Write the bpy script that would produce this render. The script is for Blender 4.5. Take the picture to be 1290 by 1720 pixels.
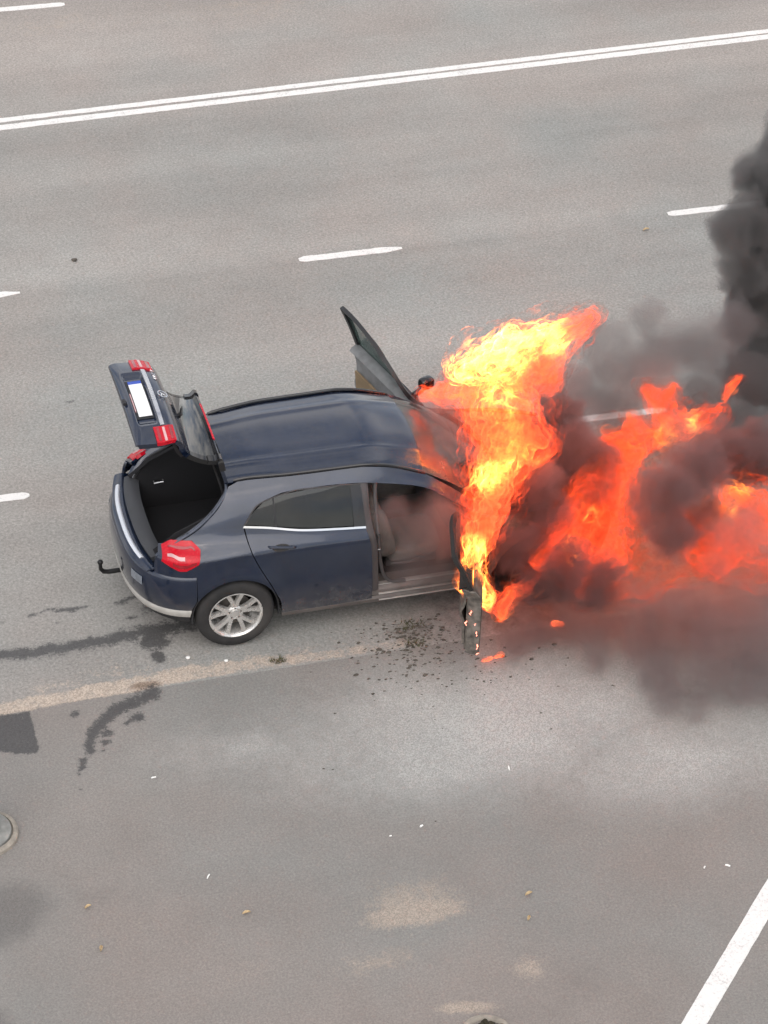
import bpy, bmesh, math, random
import numpy as np
from mathutils import Vector, Matrix

for o in list(bpy.data.objects):
    bpy.data.objects.remove(o)
random.seed(7)
RNG = np.random.default_rng(11)
SC = bpy.context.scene
COL = SC.collection

# ------------------------------------------------------------------ camera
YAW, PITCH, ROLL = -0.29052, 0.64517, 0.03572
cam = bpy.data.cameras.new('camera')
cam.sensor_fit = 'VERTICAL'
cam.sensor_height = 24.0
cam.lens = 4611.577 / 1720 * 24.0
cam.clip_start = 0.1
cam.clip_end = 2000
cam_o = bpy.data.objects.new('camera', cam)
COL.objects.link(cam_o)
cam_o.matrix_world = (Matrix.Translation((-4.0183, -18.62641, 15.15246))
                      @ Matrix.Rotation(YAW, 4, 'Z') @ Matrix.Rotation(math.pi / 2 - PITCH, 4, 'X')
                      @ Matrix.Rotation(ROLL, 4, 'Z'))
SC.camera = cam_o

# ------------------------------------------------------------------ sky and sun (bright overcast)
SUN_EL, SUN_AZ = math.radians(52), math.radians(200)
wd = bpy.data.worlds.new('World')
SC.world = wd
wd.use_nodes = True
nt = wd.node_tree
nt.nodes.clear()
out = nt.nodes.new('ShaderNodeOutputWorld')
bg = nt.nodes.new('ShaderNodeBackground')
sky = nt.nodes.new('ShaderNodeTexSky')
sky.sky_type = 'NISHITA'
sky.sun_disc = False
sky.sun_elevation = SUN_EL
sky.sun_rotation = SUN_AZ
sky.dust_density = 3.0
tc = nt.nodes.new('ShaderNodeTexCoord')
cl = nt.nodes.new('ShaderNodeTexNoise')          # an even layer of cloud over the whole sky
cl.inputs['Scale'].default_value = 5.0
cl.inputs['Detail'].default_value = 3.5
cl.inputs['Roughness'].default_value = 0.6
cr = nt.nodes.new('ShaderNodeMapRange')
cr.inputs[1].default_value = 0.36
cr.inputs[2].default_value = 0.62
cr.inputs[3].default_value = 0.10
cr.inputs[4].default_value = 1.0
mx = nt.nodes.new('ShaderNodeMix')
mx.data_type = 'RGBA'
mx.inputs['B'].default_value = (8.2, 8.0, 7.9, 1)
nt.links.new(tc.outputs['Generated'], cl.inputs['Vector'])
nt.links.new(cl.outputs['Fac'], cr.inputs[0])
nt.links.new(cr.outputs[0], mx.inputs['Factor'])
nt.links.new(sky.outputs['Color'], mx.inputs['A'])
nt.links.new(mx.outputs['Result'], bg.inputs['Color'])
bg.inputs['Strength'].default_value = 0.10
nt.links.new(bg.outputs[0], out.inputs[0])

sun = bpy.data.lights.new('sun', 'SUN')
sun.energy = 1.0
sun.angle = math.radians(75)
sun.color = (1.0, 0.965, 0.92)
sun_o = bpy.data.objects.new('sun', sun)
COL.objects.link(sun_o)
sd = Vector((math.sin(SUN_AZ) * math.cos(SUN_EL), math.cos(SUN_AZ) * math.cos(SUN_EL), math.sin(SUN_EL)))
sun_o.rotation_euler = sd.to_track_quat('Z', 'Y').to_euler()
sun_o.location = sd * 40

vs = SC.view_settings
vs.view_transform = 'Standard'
vs.look = 'None'
vs.exposure = 0.70
vs.gamma = 1.0
vs.use_curve_mapping = False
cy = SC.cycles
cy.max_bounces = 8
cy.diffuse_bounces = 2
cy.glossy_bounces = 3
cy.transmission_bounces = 6
cy.transparent_max_bounces = 64
cy.volume_bounces = 0
cy.volume_step_rate = 1.0
cy.volume_max_steps = 96
cy.sample_clamp_indirect = 4.0
cy.use_denoising = True
cy.use_adaptive_sampling = True
cy.adaptive_threshold = 0.04

# ------------------------------------------------------------------ helpers
def link(o, parent=None):
    COL.objects.link(o)
    if parent is not None:
        o.parent = parent
    return o

def empty(name, loc=(0, 0, 0), parent=None):
    o = bpy.data.objects.new(name, None)
    o.location = loc
    o.empty_display_size = 0.2
    return link(o, parent)

def tag(o, label=None, cat=None, group=None, kind=None):
    if label: o['label'] = label
    if cat: o['category'] = cat
    if group: o['group'] = group
    if kind: o['kind'] = kind
    return o

class MB:
    """collects faces, then links them as one mesh object"""
    def __init__(self): self.v, self.f = [], []
    def add(self, verts, faces):
        n = len(self.v)
        self.v += [tuple(map(float, p)) for p in verts]
        self.f += [tuple(n + i for i in q) for q in faces]
        return self
    def box(self, c, s, rot=None):
        c = Vector(c)
        p = []
        for x in (-.5, .5):
            for y in (-.5, .5):
                for z in (-.5, .5):
                    q = Vector((x * s[0], y * s[1], z * s[2]))
                    if rot is not None: q = rot @ q
                    p.append(c + q)
        return self.add(p, [(0, 1, 3, 2), (4, 6, 7, 5), (0, 4, 5, 1), (2, 3, 7, 6), (0, 2, 6, 4), (1, 5, 7, 3)])
    def grid(self, G, cu=False, cv=False, flip=False):
        n, m = G.shape[:2]
        F = []
        for i in range(n if cu else n - 1):
            for j in range(m if cv else m - 1):
                a, b, c, d = i * m + j, ((i + 1) % n) * m + j, ((i + 1) % n) * m + (j + 1) % m, i * m + (j + 1) % m
                F.append((a, d, c, b) if flip else (a, b, c, d))
        return self.add(G.reshape(-1, 3), F)
    def slab(self, G, t, flip=False):
        """grid sheet with real thickness t to the back side"""
        N = gnorm(G) * (-1 if flip else 1)
        B = G - N * t
        self.grid(G, flip=flip)
        self.grid(B, flip=not flip)
        n, m = G.shape[:2]
        for line in ((G[0], B[0]), (B[-1], G[-1]), (B[:, 0], G[:, 0]), (G[:, -1], B[:, -1])):
            self.grid(np.stack(line), flip=flip)
        return self
    def tube(self, pts, r, k=8, caps=True):
        pts = [Vector(p) for p in pts]
        R = r if hasattr(r, '__len__') else [r] * len(pts)
        rows = []
        up = Vector((0, 0, 1))
        for i, p in enumerate(pts):
            d = (pts[min(i + 1, len(pts) - 1)] - pts[max(i - 1, 0)]).normalized()
            a = d.cross(up)
            if a.length < 1e-3: a = d.cross(Vector((1, 0, 0)))
            a.normalize()
            b = d.cross(a)
            rows.append([p + (a * math.cos(2 * math.pi * j / k) + b * math.sin(2 * math.pi * j / k)) * R[i] for j in range(k)])
        self.grid(np.array([[tuple(q) for q in r_] for r_ in rows]), cv=True, flip=True)
        if caps:
            n = len(self.v)
            self.f.append(tuple(n - k + j for j in range(k))[::-1])
            b0 = n - k * len(pts)
            self.f.append(tuple(b0 + j for j in range(k)))
        return self
    def prism(self, poly, h, axis=2):
        """extrude a polygon (list of 3-D points) by vector h"""
        n = len(poly)
        h = Vector(h)
        A = [Vector(p) for p in poly]
        self.add(A + [p + h for p in A], [tuple(range(n))[::-1], tuple(range(n, 2 * n))] + [(i, (i + 1) % n, n + (i + 1) % n, n + i) for i in range(n)])
        return self
    def build(self, name, mat, parent=None, smooth=35, bevel=0, weld=True, xf=None):
        me = bpy.data.meshes.new(name)
        V = self.v if xf is None else [tuple(xf @ Vector(p)) for p in self.v]
        me.from_pydata(V, [], self.f)
        if weld:
            bm = bmesh.new(); bm.from_mesh(me)
            bmesh.ops.remove_doubles(bm, verts=bm.verts, dist=1e-4)
            bmesh.ops.recalc_face_normals(bm, faces=bm.faces)
            bm.to_mesh(me); bm.free()
        me.update()
        if smooth:
            for p in me.polygons: p.use_smooth = True
            me.set_sharp_from_angle(angle=math.radians(smooth))
        o = bpy.data.objects.new(name, me)
        if mat is not None: me.materials.append(mat)
        link(o, parent)
        if bevel:
            b = o.modifiers.new('edge', 'BEVEL')
            b.width = bevel; b.segments = 2; b.limit_method = 'ANGLE'; b.angle_limit = math.radians(40)
            b.harden_normals = False
        return o

def gnorm(G):
    du = np.gradient(G, axis=0)
    dv = np.gradient(G, axis=1)
    N = np.cross(du, dv)
    return N / np.maximum(np.linalg.norm(N, axis=2, keepdims=True), 1e-9)

def hermite(xs, ys, x):
    """smooth, overshoot-limited interpolation"""
    xs = np.asarray(xs, float); ys = np.asarray(ys, float); x = np.asarray(x, float)
    d = np.diff(ys) / np.diff(xs)
    m = np.zeros_like(ys)
    m[0], m[-1] = d[0], d[-1]
    for i in range(1, len(ys) - 1):
        m[i] = 0 if d[i - 1] * d[i] <= 0 else 2 * d[i - 1] * d[i] / (d[i - 1] + d[i])
    xc = np.clip(x, xs[0], xs[-1])
    i = np.clip(np.searchsorted(xs, xc) - 1, 0, len(xs) - 2)
    h = xs[i + 1] - xs[i]
    t = (xc - xs[i]) / h
    return ((2 * t**3 - 3 * t**2 + 1) * ys[i] + (t**3 - 2 * t**2 + t) * h * m[i]
            + (-2 * t**3 + 3 * t**2) * ys[i + 1] + (t**3 - t**2) * h * m[i + 1])

def resample(pts, n, smooth=True):
    """n points at even arc length along a polyline (smoothed through its points)"""
    P = np.array(pts, float)
    if len(P) == 1: return np.repeat(P, n, 0)
    s = np.concatenate([[0], np.cumsum(np.linalg.norm(np.diff(P, axis=0), axis=1))])
    t = np.linspace(0, s[-1], n)
    if smooth and len(P) > 2:
        return np.stack([hermite(s, P[:, k], t) for k in range(P.shape[1])], 1)
    return np.stack([np.interp(t, s, P[:, k]) for k in range(P.shape[1])], 1)

def coons(b, t, l, r, nu, nv, smooth=True):
    """patch from bottom, top (left to right) and left, right (bottom to top) curves -> (nu,nv,dim)"""
    b, t = resample(b, nu, smooth), resample(t, nu, smooth)
    l, r = resample(l, nv, smooth), resample(r, nv, smooth)
    u = np.linspace(0, 1, nu)[:, None, None]; v = np.linspace(0, 1, nv)[None, :, None]
    return ((1 - v) * b[:, None] + v * t[:, None] + (1 - u) * l[None] + u * r[None]
            - ((1 - u) * (1 - v) * b[0] + u * (1 - v) * b[-1] + (1 - u) * v * t[0] + u * v * t[-1]))

def vnoise(x, y, seed=0):
    """smooth value noise on arrays"""
    r = np.random.default_rng(seed).random((256, 256))
    xi, yi = np.floor(x).astype(int), np.floor(y).astype(int)
    fx, fy = x - xi, y - yi
    fx = fx * fx * (3 - 2 * fx); fy = fy * fy * (3 - 2 * fy)
    a = r[xi % 256, yi % 256]; b = r[(xi + 1) % 256, yi % 256]
    c = r[xi % 256, (yi + 1) % 256]; d = r[(xi + 1) % 256, (yi + 1) % 256]
    return (a * (1 - fx) + b * fx) * (1 - fy) + (c * (1 - fx) + d * fx) * fy

def fbm(x, y, seed=0, oct=5, gain=0.55):
    s = np.zeros_like(np.asarray(x, float)); a = 1; tot = 0
    for i in range(oct):
        s += a * vnoise(x * 2**i + 17.3 * i, y * 2**i - 9.1 * i, seed + i)
        tot += a; a *= gain
    return s / tot

# ------------------------------------------------------------------ materials
def N(nt, kind, **kw):
    n = nt.nodes.new('ShaderNode' + kind)
    for k, v in kw.items(): setattr(n, k, v)
    return n

def new_mat(name):
    m = bpy.data.materials.new(name)
    m.use_nodes = True
    nt = m.node_tree
    nt.nodes.clear()
    return m, nt, N(nt, 'OutputMaterial')

def val(nt, op, a, b=None, c=None, clamp=False):
    n = N(nt, 'Math', operation=op, use_clamp=clamp)
    for i, x in enumerate((a, b, c)):
        if x is None: continue
        if hasattr(x, 'is_output'): nt.links.new(x, n.inputs[i])
        else: n.inputs[i].default_value = x
    return n.outputs[0]

def mixc(nt, f, a, b, mode='MIX'):
    n = N(nt, 'Mix', data_type='RGBA', blend_type=mode)
    for s, x in (('Factor', f), ('A', a), ('B', b)):
        if hasattr(x, 'is_output'): nt.links.new(x, n.inputs[s])
        elif s == 'Factor': n.inputs[s].default_value = x
        else: n.inputs[s].default_value = (*x[:3], 1)
    return n.outputs['Result']

def noise(nt, vec, scale, detail=3, rough=0.55, dist=0.0):
    n = N(nt, 'TexNoise')
    n.inputs['Scale'].default_value = scale
    n.inputs['Detail'].default_value = detail
    n.inputs['Roughness'].default_value = rough
    n.inputs['Distortion'].default_value = dist
    if vec is not None: nt.links.new(vec, n.inputs['Vector'])
    return n

def rng(nt, x, a, b, c=0.0, d=1.0, smooth=False):
    n = N(nt, 'MapRange')
    if smooth: n.interpolation_type = 'SMOOTHSTEP'
    nt.links.new(x, n.inputs[0])
    for i, v in enumerate((a, b, c, d)): n.inputs[i + 1].default_value = v
    return n.outputs[0]

def simple(name, col, rough=0.5, metal=0.0, coat=0.0, var=0.15, scale=12.0, rvar=0.12, bump=0.0, bscale=200.0,
           dust=0.0, spec=0.5, emit=None, trans=0.0, alpha=1.0, ior=1.45):
    m, nt, out = new_mat(name)
    p = N(nt, 'BsdfPrincipled')
    geo = N(nt, 'NewGeometry')
    n1 = noise(nt, geo.outputs['Position'], scale, 4)
    f = rng(nt, n1.outputs['Fac'], 0.3, 0.7)
    dark = tuple(c * (1 - var) for c in col); lite = tuple(min(1, c * (1 + var)) for c in col)
    c = mixc(nt, f, dark, lite)
    if dust:
        n2 = noise(nt, geo.outputs['Position'], 3.0, 6)
        fd = rng(nt, n2.outputs['Fac'], 0.4, 0.75, 0, dust)
        c = mixc(nt, fd, c, (0.28, 0.25, 0.22))
    nt.links.new(c, p.inputs['Base Color'])
    nt.links.new(rng(nt, n1.outputs['Fac'], 0.3, 0.7, max(0.02, rough - rvar), min(1, rough + rvar)), p.inputs['Roughness'])
    p.inputs['Metallic'].default_value = metal
    p.inputs['Coat Weight'].default_value = coat
    p.inputs['Coat Roughness'].default_value = 0.06
    p.inputs['Specular IOR Level'].default_value = spec
    p.inputs['Transmission Weight'].default_value = trans
    p.inputs['IOR'].default_value = ior
    p.inputs['Alpha'].default_value = alpha
    if emit:
        p.inputs['Emission Color'].default_value = (*emit[:3], 1)
        p.inputs['Emission Strength'].default_value = emit[3]
    if bump:
        b = N(nt, 'Bump')
        b.inputs['Strength'].default_value = bump
        b.inputs['Distance'].default_value = 0.004
        nt.links.new(noise(nt, geo.outputs['Position'], bscale, 3).outputs['Fac'], b.inputs['Height'])
        nt.links.new(b.outputs[0], p.inputs['Normal'])
    nt.links.new(p.outputs[0], out.inputs['Surface'])
    return m

# ================================================================== ground
EDGE_Y = -1.27            # where the carriageway meets the lot

def ground_mat(name, base, coarse, contrast):
    m, nt, out = new_mat(name)
    p = N(nt, 'BsdfPrincipled')
    pos = N(nt, 'NewGeometry').outputs['Position']
    def attr(a):
        n = N(nt, 'Attribute'); n.attribute_name = a
        return n.outputs['Fac']
    # stones of the wearing course
    vo = N(nt, 'TexVoronoi', voronoi_dimensions='2D'); vo.inputs['Scale'].default_value = coarse
    nt.links.new(pos, vo.inputs['Vector'])
    sep = N(nt, 'SeparateColor'); nt.links.new(vo.outputs['Color'], sep.inputs[0])
    def n2(scale, det, ro):
        n = noise(nt, pos, scale, det, ro); n.noise_dimensions = '2D'
        return n.outputs['Fac']
    n_f = n2(coarse * 0.45, 3, 0.7)
    k = val(nt, 'MULTIPLY_ADD', val(nt, 'SUBTRACT', sep.outputs[0], 0.5), contrast, 1.0)
    k = val(nt, 'MULTIPLY', k, rng(nt, n_f, 0.28, 0.72, 1 - contrast * 0.8, 1 + contrast * 0.8))
    k = val(nt, 'MULTIPLY', k, attr('tone'))
    tint = mixc(nt, attr('hue'), (base[0] * 1.03, base[1] * 0.985, base[2] * 0.965), (base[0] * 0.955, base[1] * 1.01, base[2] * 1.02))
    mul = N(nt, 'VectorMath', operation='SCALE'); nt.links.new(tint, mul.inputs[0]); nt.links.new(k, mul.inputs['Scale'])
    c = mul.outputs[0]
    # edge break-up shared by all marks
    e1 = val(nt, 'SUBTRACT', n2(34, 4, 0.75), 0.5)
    e2 = val(nt, 'SUBTRACT', n2(8, 3, 0.6), 0.5)
    e3 = val(nt, 'SUBTRACT', n_f, 0.5)
    def mark(a, lo, hi, k1=0.9, k2=0.5, k3=0.5):
        x = val(nt, 'ADD', attr(a), val(nt, 'MULTIPLY_ADD', e1, k1, val(nt, 'MULTIPLY_ADD', e2, k2, val(nt, 'MULTIPLY', e3, k3))))
        x = val(nt, 'MULTIPLY', x, val(nt, 'MINIMUM', val(nt, 'MULTIPLY', attr(a), 8.0), 1.0))
        return rng(nt, x, lo, hi, 0, 1, True)
    grain = rng(nt, sep.outputs[1], 0, 1, 0.7, 1.3)
    def tintg(col):
        s = N(nt, 'VectorMath', operation='SCALE'); s.inputs[0].default_value = col; nt.links.new(grain, s.inputs['Scale'])
        return s.outputs[0]
    c = mixc(nt, val(nt, 'MULTIPLY', mark('pale', 0.05, 1.0, 0.25, 0.3, 0.15), 0.70), c, tintg((0.41, 0.405, 0.385)))
    c = mixc(nt, val(nt, 'MULTIPLY', mark('tan', 0.22, 0.85, 0.9, 0.7), 0.68), c, tintg((0.36, 0.30, 0.245)))
    c = mixc(nt, val(nt, 'MULTIPLY', mark('dark', 0.15, 0.9), 0.5), c, tintg((0.10, 0.097, 0.094)))
    c = mixc(nt, val(nt, 'MULTIPLY', mark('sand', 0.25, 0.95, 1.1, 0.9), 0.8), c, tintg((0.45, 0.37, 0.30)))
    c = mixc(nt, val(nt, 'MULTIPLY', mark('rust', 0.3, 0.9), 0.7), c, tintg((0.17, 0.115, 0.08)))
    c = mixc(nt, val(nt, 'MULTIPLY', mark('soot', 0.2, 1.0, 0.5, 0.7), 0.8), c, (0.035, 0.033, 0.032))
    wet = mark('wet', 0.30, 0.78, 1.25, 1.0, 0.8)
    c = mixc(nt, val(nt, 'MULTIPLY', wet, 0.84), c, tintg((0.050, 0.049, 0.050)))
    nt.links.new(c, p.inputs['Base Color'])
    nt.links.new(rng(nt, wet, 0, 1, 0.88, 0.5), p.inputs['Roughness'])
    p.inputs['Specular IOR Level'].default_value = 0.35
    nt.links.new(p.outputs[0], out.inputs['Surface'])
    return m

def seg_d(X, Y, pts):
    """distance to a polyline and the position along it (0..1)"""
    D = np.full(X.shape, 1e9); T = np.zeros(X.shape)
    n = len(pts) - 1
    for i in range(n):
        (ax, ay), (bx, by) = pts[i], pts[i + 1]
        dx, dy = bx - ax, by - ay
        t = np.clip(((X - ax) * dx + (Y - ay) * dy) / (dx * dx + dy * dy + 1e-12), 0, 1)
        d = np.hypot(X - ax - t * dx, Y - ay - t * dy)
        w = d < D
        D[w] = d[w]; T[w] = ((i + t) / n)[w]
    return D, T

def blob(X, Y, c, rx, ry=None, a=0.0, hard=1.0):
    ry = ry or rx
    dx, dy = X - c[0], Y - c[1]
    u = (dx * math.cos(a) + dy * math.sin(a)) / rx
    v = (-dx * math.sin(a) + dy * math.cos(a)) / ry
    return np.clip((1 - np.hypot(u, v)) * hard, 0, 1)

def paint(X, Y):
    A = {}
    nz = fbm(X * 1.7, Y * 1.7, 3)
    nf = fbm(X * 9, Y * 9, 21)
    # sand washed along the edge of the carriageway
    top = np.interp(X, [-6, -2.1, -1.05, -0.5, 0.25, 1.2, 1.9], [-1.15, -1.14, -1.06, -1.03, -1.06, -1.12, -1.1]) + (nf - 0.5) * 0.09
    bot = np.interp(X, [-6, -2.1, -0.8, 0, 1.5], [-1.33, -1.325, -1.285, -1.24, -1.28])
    core = np.clip(np.minimum((top - Y) / 0.05, (Y - bot) / 0.02), 0, 1)
    halo = np.clip(1 - (Y - top) / 0.33, 0, 1) * (Y > top) * np.clip((nz - 0.3) * 2, 0, 1) * 0.62
    fade = np.interp(X, [-3, -0.7, 0.2, 0.9, 1.5, 1.8], [1, 0.95, 0.8, 0.72, 0.55, 0])
    A['sand'] = np.maximum(core * 0.9, halo) * fade
    A['sand'] = np.maximum(A['sand'], blob(X, Y, (-1.6, -1.05), 0.5, 0.10) * 0.6)
    A['rust'] = np.maximum(blob(X, Y, (-0.86, -1.22), 0.22, 0.09, 0, 1.6), blob(X, Y, (0.30, -1.17), 0.09, 0.06, 0, 1.5)) * 0.9
    A['rust'] = np.maximum(A['rust'], blob(X, Y, (1.52, -1.1), 0.35, 0.2, 0, 1.0) * 0.7)
    # water run-off
    W = np.zeros_like(X)
    D, T = seg_d(X, Y, [(-0.80, -1.31), (-0.968, -1.403), (-1.104, -1.448), (-1.217, -1.514), (-1.31, -1.607), (-1.392, -1.701), (-1.453, -1.838), (-1.459, -1.92)])
    W = np.maximum(W, np.clip(1.1 - D / np.interp(T, [0, .3, .7, 1], [.13, .12, .085, .07]), 0, 1))
    for c, r in [((-1.286, -1.742), .055), ((-1.311, -1.849), .04), ((-1.35, -1.935), .03), ((-1.537, -2.02), .04), ((-1.564, -2.10), .035), ((-1.595, -2.17), .03), ((-1.018, -1.60), .075), ((-1.10, -1.66), .03), ((-1.50, -1.44), .05), ((-1.62, -2.36), .02), ((-1.66, -2.3), .02)]:
        W = np.maximum(W, blob(X, Y, c, r * 1.7, r * 1.3, 0.3, 1.3))
    D, T = seg_d(X, Y, [(-2.9, -0.55), (-1.98, -0.545), (-1.68, -0.575), (-1.37, -0.565), (-1.06, -0.555), (-0.79, -0.53), (-0.35, -0.50), (0.1, -0.48)])
    W = np.maximum(W, np.clip(1.05 - D / np.interp(T, [0, .5, .8, 1], [.13, .13, .17, .16]), 0, 0.95))
    W = np.maximum(W, blob(X, Y, (-0.67, -0.66), 0.2, 0.18, 0.2, 1.5))
    W = np.maximum(W, blob(X, Y, (-0.68, -0.86), 0.10, 0.16, 0.1, 1.4))
    W = np.maximum(W, blob(X, Y, (-0.55, -0.2), 0.22, 0.14, 0.1, 1.0))
    for c, r in [((-0.836, -0.08), .05), ((-0.74, -0.04), .05), ((-1.46, -0.034), .04), ((-1.27, -0.076), .06), ((-1.38, -0.06), .045), ((-1.62, -0.08), .04), ((-1.43, -0.242), .03), ((-0.80, -0.309), .035), ((-1.15, -0.055), .03), ((-1.9, -0.12), .03), ((-0.66, -0.02), .04), ((-0.73, 3.07), .03)]:
        W = np.maximum(W, blob(X, Y, c, r * 2.2, r * 0.9, 0.05, 1.5) * 0.9)
    A['wet'] = W
    # bitumen patch by the left edge of the lot and a damp area below it
    pt = np.clip(np.minimum.reduce([(-1.845 - X) / 0.02, (-1.30 - Y) / 0.02, (Y + 1.80 + 0.05 * np.sin(X * 9)) / 0.02]), 0, 1)
    A['wet'] = np.maximum(A['wet'], pt)
    dk = blob(X, Y, (-2.55, -3.6), 0.66, 0.46, 0.3, 1.8)
    dk = np.maximum(dk, blob(X, Y, (-2.15, -3.52), 0.25, 0.06, -0.2, 1.2) * 0.7)
    dk = np.maximum(dk, blob(X, Y, (-2.7, -4.7), 0.25, 0.3, 0, 1.0))
    dk = np.maximum(dk, blob(X, Y, (1.0, -1.2), 1.3, 0.25, 0, .6) * 0.5)
    D, T = seg_d(X, Y, [(-6, 4.93), (-1.1, 4.96), (0.45, 5.02), (6.1, 5.01), (12, 5.03)])
    dk = np.maximum(dk, np.clip(1 - D / 0.03, 0, 1) * 0.33)
    dk = np.maximum(dk, np.clip((nz - 0.42) * 2.2, 0, 1) * 0.42 * np.clip((-2.8 - Y) / .8, 0, 1))
    A['dark'] = dk
    # powder and foam residue round the fire, pale scuffs
    pl = np.clip(1 - np.hypot((X - 1.75) / 2.7, (Y + 2.35) / 1.25), 0, 1) * 1.1
    pl = np.maximum(pl, np.clip(1 - np.hypot((X - 3.3) / 1.9, (Y + 3.1) / 1.0), 0, 1) * .85)
    pl = np.maximum(pl, blob(X, Y, (-0.2, -2.2), 1.4, 0.6) * 0.6)
    A['pale'] = np.clip(pl * (0.55 + 0.9 * nz), 0, 1)
    tn = np.maximum(blob(X, Y, (0.62, -4.33), 0.56, 0.20, -0.02, 1.7), blob(X, Y, (0.62, -4.2), 0.7, 0.42, 0, 0.8))
    tn = np.maximum(tn, blob(X, Y, (0.2, -4.75), 0.6, 0.2, 0.1, .8) * 0.8)
    tn = np.maximum(tn, blob(X, Y, (0.72, -5.36), 0.36, 0.09, -0.2, 1.4))
    tn = np.maximum(tn, blob(X, Y, (1.3, -5.1), 0.25, 0.2, 0, .8))
    tn = np.maximum(tn, np.clip((fbm(X * 1.3 + 9, Y * 1.3, 91) - 0.5) * 2.5, 0, 1) * 0.55 * np.clip((-3.2 - Y) / 1.0, 0, 1))
    tn = np.maximum(tn, np.clip(1 - np.abs(Y - 10.9) / 0.9, 0, 1) * 0.42 * np.clip(nz * 1.6, 0, 1))
    A['tan'] = tn
    st = blob(X, Y, (3.5, -2.35), 0.7, 0.35, 0, 1.0) * 0.55
    st = np.maximum(st, blob(X, Y, (1.55, -1.05), 0.45, 0.22, 0, 1.1) * 0.62)
    st = np.maximum(st, blob(X, Y, (2.6, -0.6), 1.6, 1.1, 0, 1.2) * 0.8)
    A['soot'] = st
    # broad tone and hue of the surface: patches, wheel tracks along the traffic
    a = -0.0084
    U, V = X * math.cos(a) + Y * math.sin(a), -X * math.sin(a) + Y * math.cos(a)
    band = fbm(U * 0.10 + 3, V * 1.5, 51, 4) - 0.5
    A['tone'] = 1 + 0.20 * (fbm(X * 0.5, Y * 0.5, 61, 3) - 0.5) + 0.14 * (fbm(X * 3, Y * 3, 71, 5, 0.65) - 0.5) + 0.38 * band * np.where(Y > EDGE_Y, 1, 0.35)
    A['hue'] = np.clip((fbm(X * 0.7, Y * 0.7, 81, 4) - 0.5) * 2.0 + np.interp(Y, [-6, -4, -2.5, 1, 5, 9, 12], [.25, .35, .75, .6, .45, .25, .15]), 0, 1)
    return A

def ground_sheet(name, mat, x0, x1, y0, y1, step, z=0.0):
    nx, ny = int((x1 - x0) / step) + 1, int((y1 - y0) / step) + 1
    X, Y = np.meshgrid(np.linspace(x0, x1, nx), np.linspace(y0, y1, ny), indexing='ij')
    Z = np.full_like(X, z)
    me = bpy.data.meshes.new(name)
    V = np.stack([X, Y, Z], -1).reshape(-1, 3)
    i = np.arange(nx * ny).reshape(nx, ny)
    F = np.stack([i[:-1, :-1], i[1:, :-1], i[1:, 1:], i[:-1, 1:]], -1).reshape(-1, 4)
    me.vertices.add(len(V)); me.vertices.foreach_set('co', V.ravel())
    me.loops.add(F.size); me.loops.foreach_set('vertex_index', F.ravel().astype(np.int32))
    me.polygons.add(len(F)); me.polygons.foreach_set('loop_start', np.arange(0, F.size, 4, dtype=np.int32))
    me.update(calc_edges=True)
    for k, a in paint(X, Y).items():
        at = me.attributes.new(k, 'FLOAT', 'POINT')
        at.data.foreach_set('value', a.ravel().astype(np.float32))
    me.materials.append(mat)
    o = link(bpy.data.objects.new(name, me))
    return tag(o, kind='structure')

ROADM = ground_mat('worn_road_asphalt', (0.276, 0.262, 0.245), 85, 0.24)
LOTM = ground_mat('fine_lot_asphalt', (0.218, 0.202, 0.188), 115, 0.18)
tag(ground_sheet('road', ROADM, -5.0, 13.0, EDGE_Y, 15.0, 0.04), 'worn grey asphalt carriageway with white lane lines')
tag(ground_sheet('parking_area', LOTM, -5.0, 9.0, -8.5, EDGE_Y, 0.035), 'smooth grey asphalt lot beside the road')
g = MB()
g.add([(-400, -400, -0.012), (400, -400, -0.012), (400, 400, -0.012), (-400, 400, -0.012)], [(0, 1, 2, 3)])
tag(g.build('ground', simple('far_asphalt', (0.23, 0.22, 0.21), 0.9, scale=0.5), smooth=0), kind='structure')

# ------------------------------------------------------------------ painted lines
def paint_mat():
    m, nt, out = new_mat('white_road_paint')
    p = N(nt, 'BsdfPrincipled')
    pos = N(nt, 'NewGeometry').outputs['Position']
    w = noise(nt, pos, 38, 6, 0.75).outputs['Fac']
    w2 = noise(nt, pos, 5, 3, 0.6).outputs['Fac']
    f = rng(nt, val(nt, 'ADD', w, val(nt, 'MULTIPLY', w2, 0.35)), 0.70, 0.90)
    c = mixc(nt, f, (0.74, 0.725, 0.70), (0.42, 0.40, 0.385))
    c = mixc(nt, rng(nt, noise(nt, pos, 120, 3).outputs['Fac'], 0.35, 0.65, 0, 0.12), c, (0.5, 0.48, 0.46))
    nt.links.new(c, p.inputs['Base Color'])
    p.inputs['Roughness'].default_value = 0.7
    b = N(nt, 'Bump'); b.inputs['Strength'].default_value = 0.4; b.inputs['Distance'].default_value = 0.003
    nt.links.new(noise(nt, pos, 150, 3).outputs['Fac'], b.inputs['Height']); nt.links.new(b.outputs[0], p.inputs['Normal'])
    nt.links.new(p.outputs[0], out.inputs['Surface'])
    return m
PAINT = paint_mat()

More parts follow.
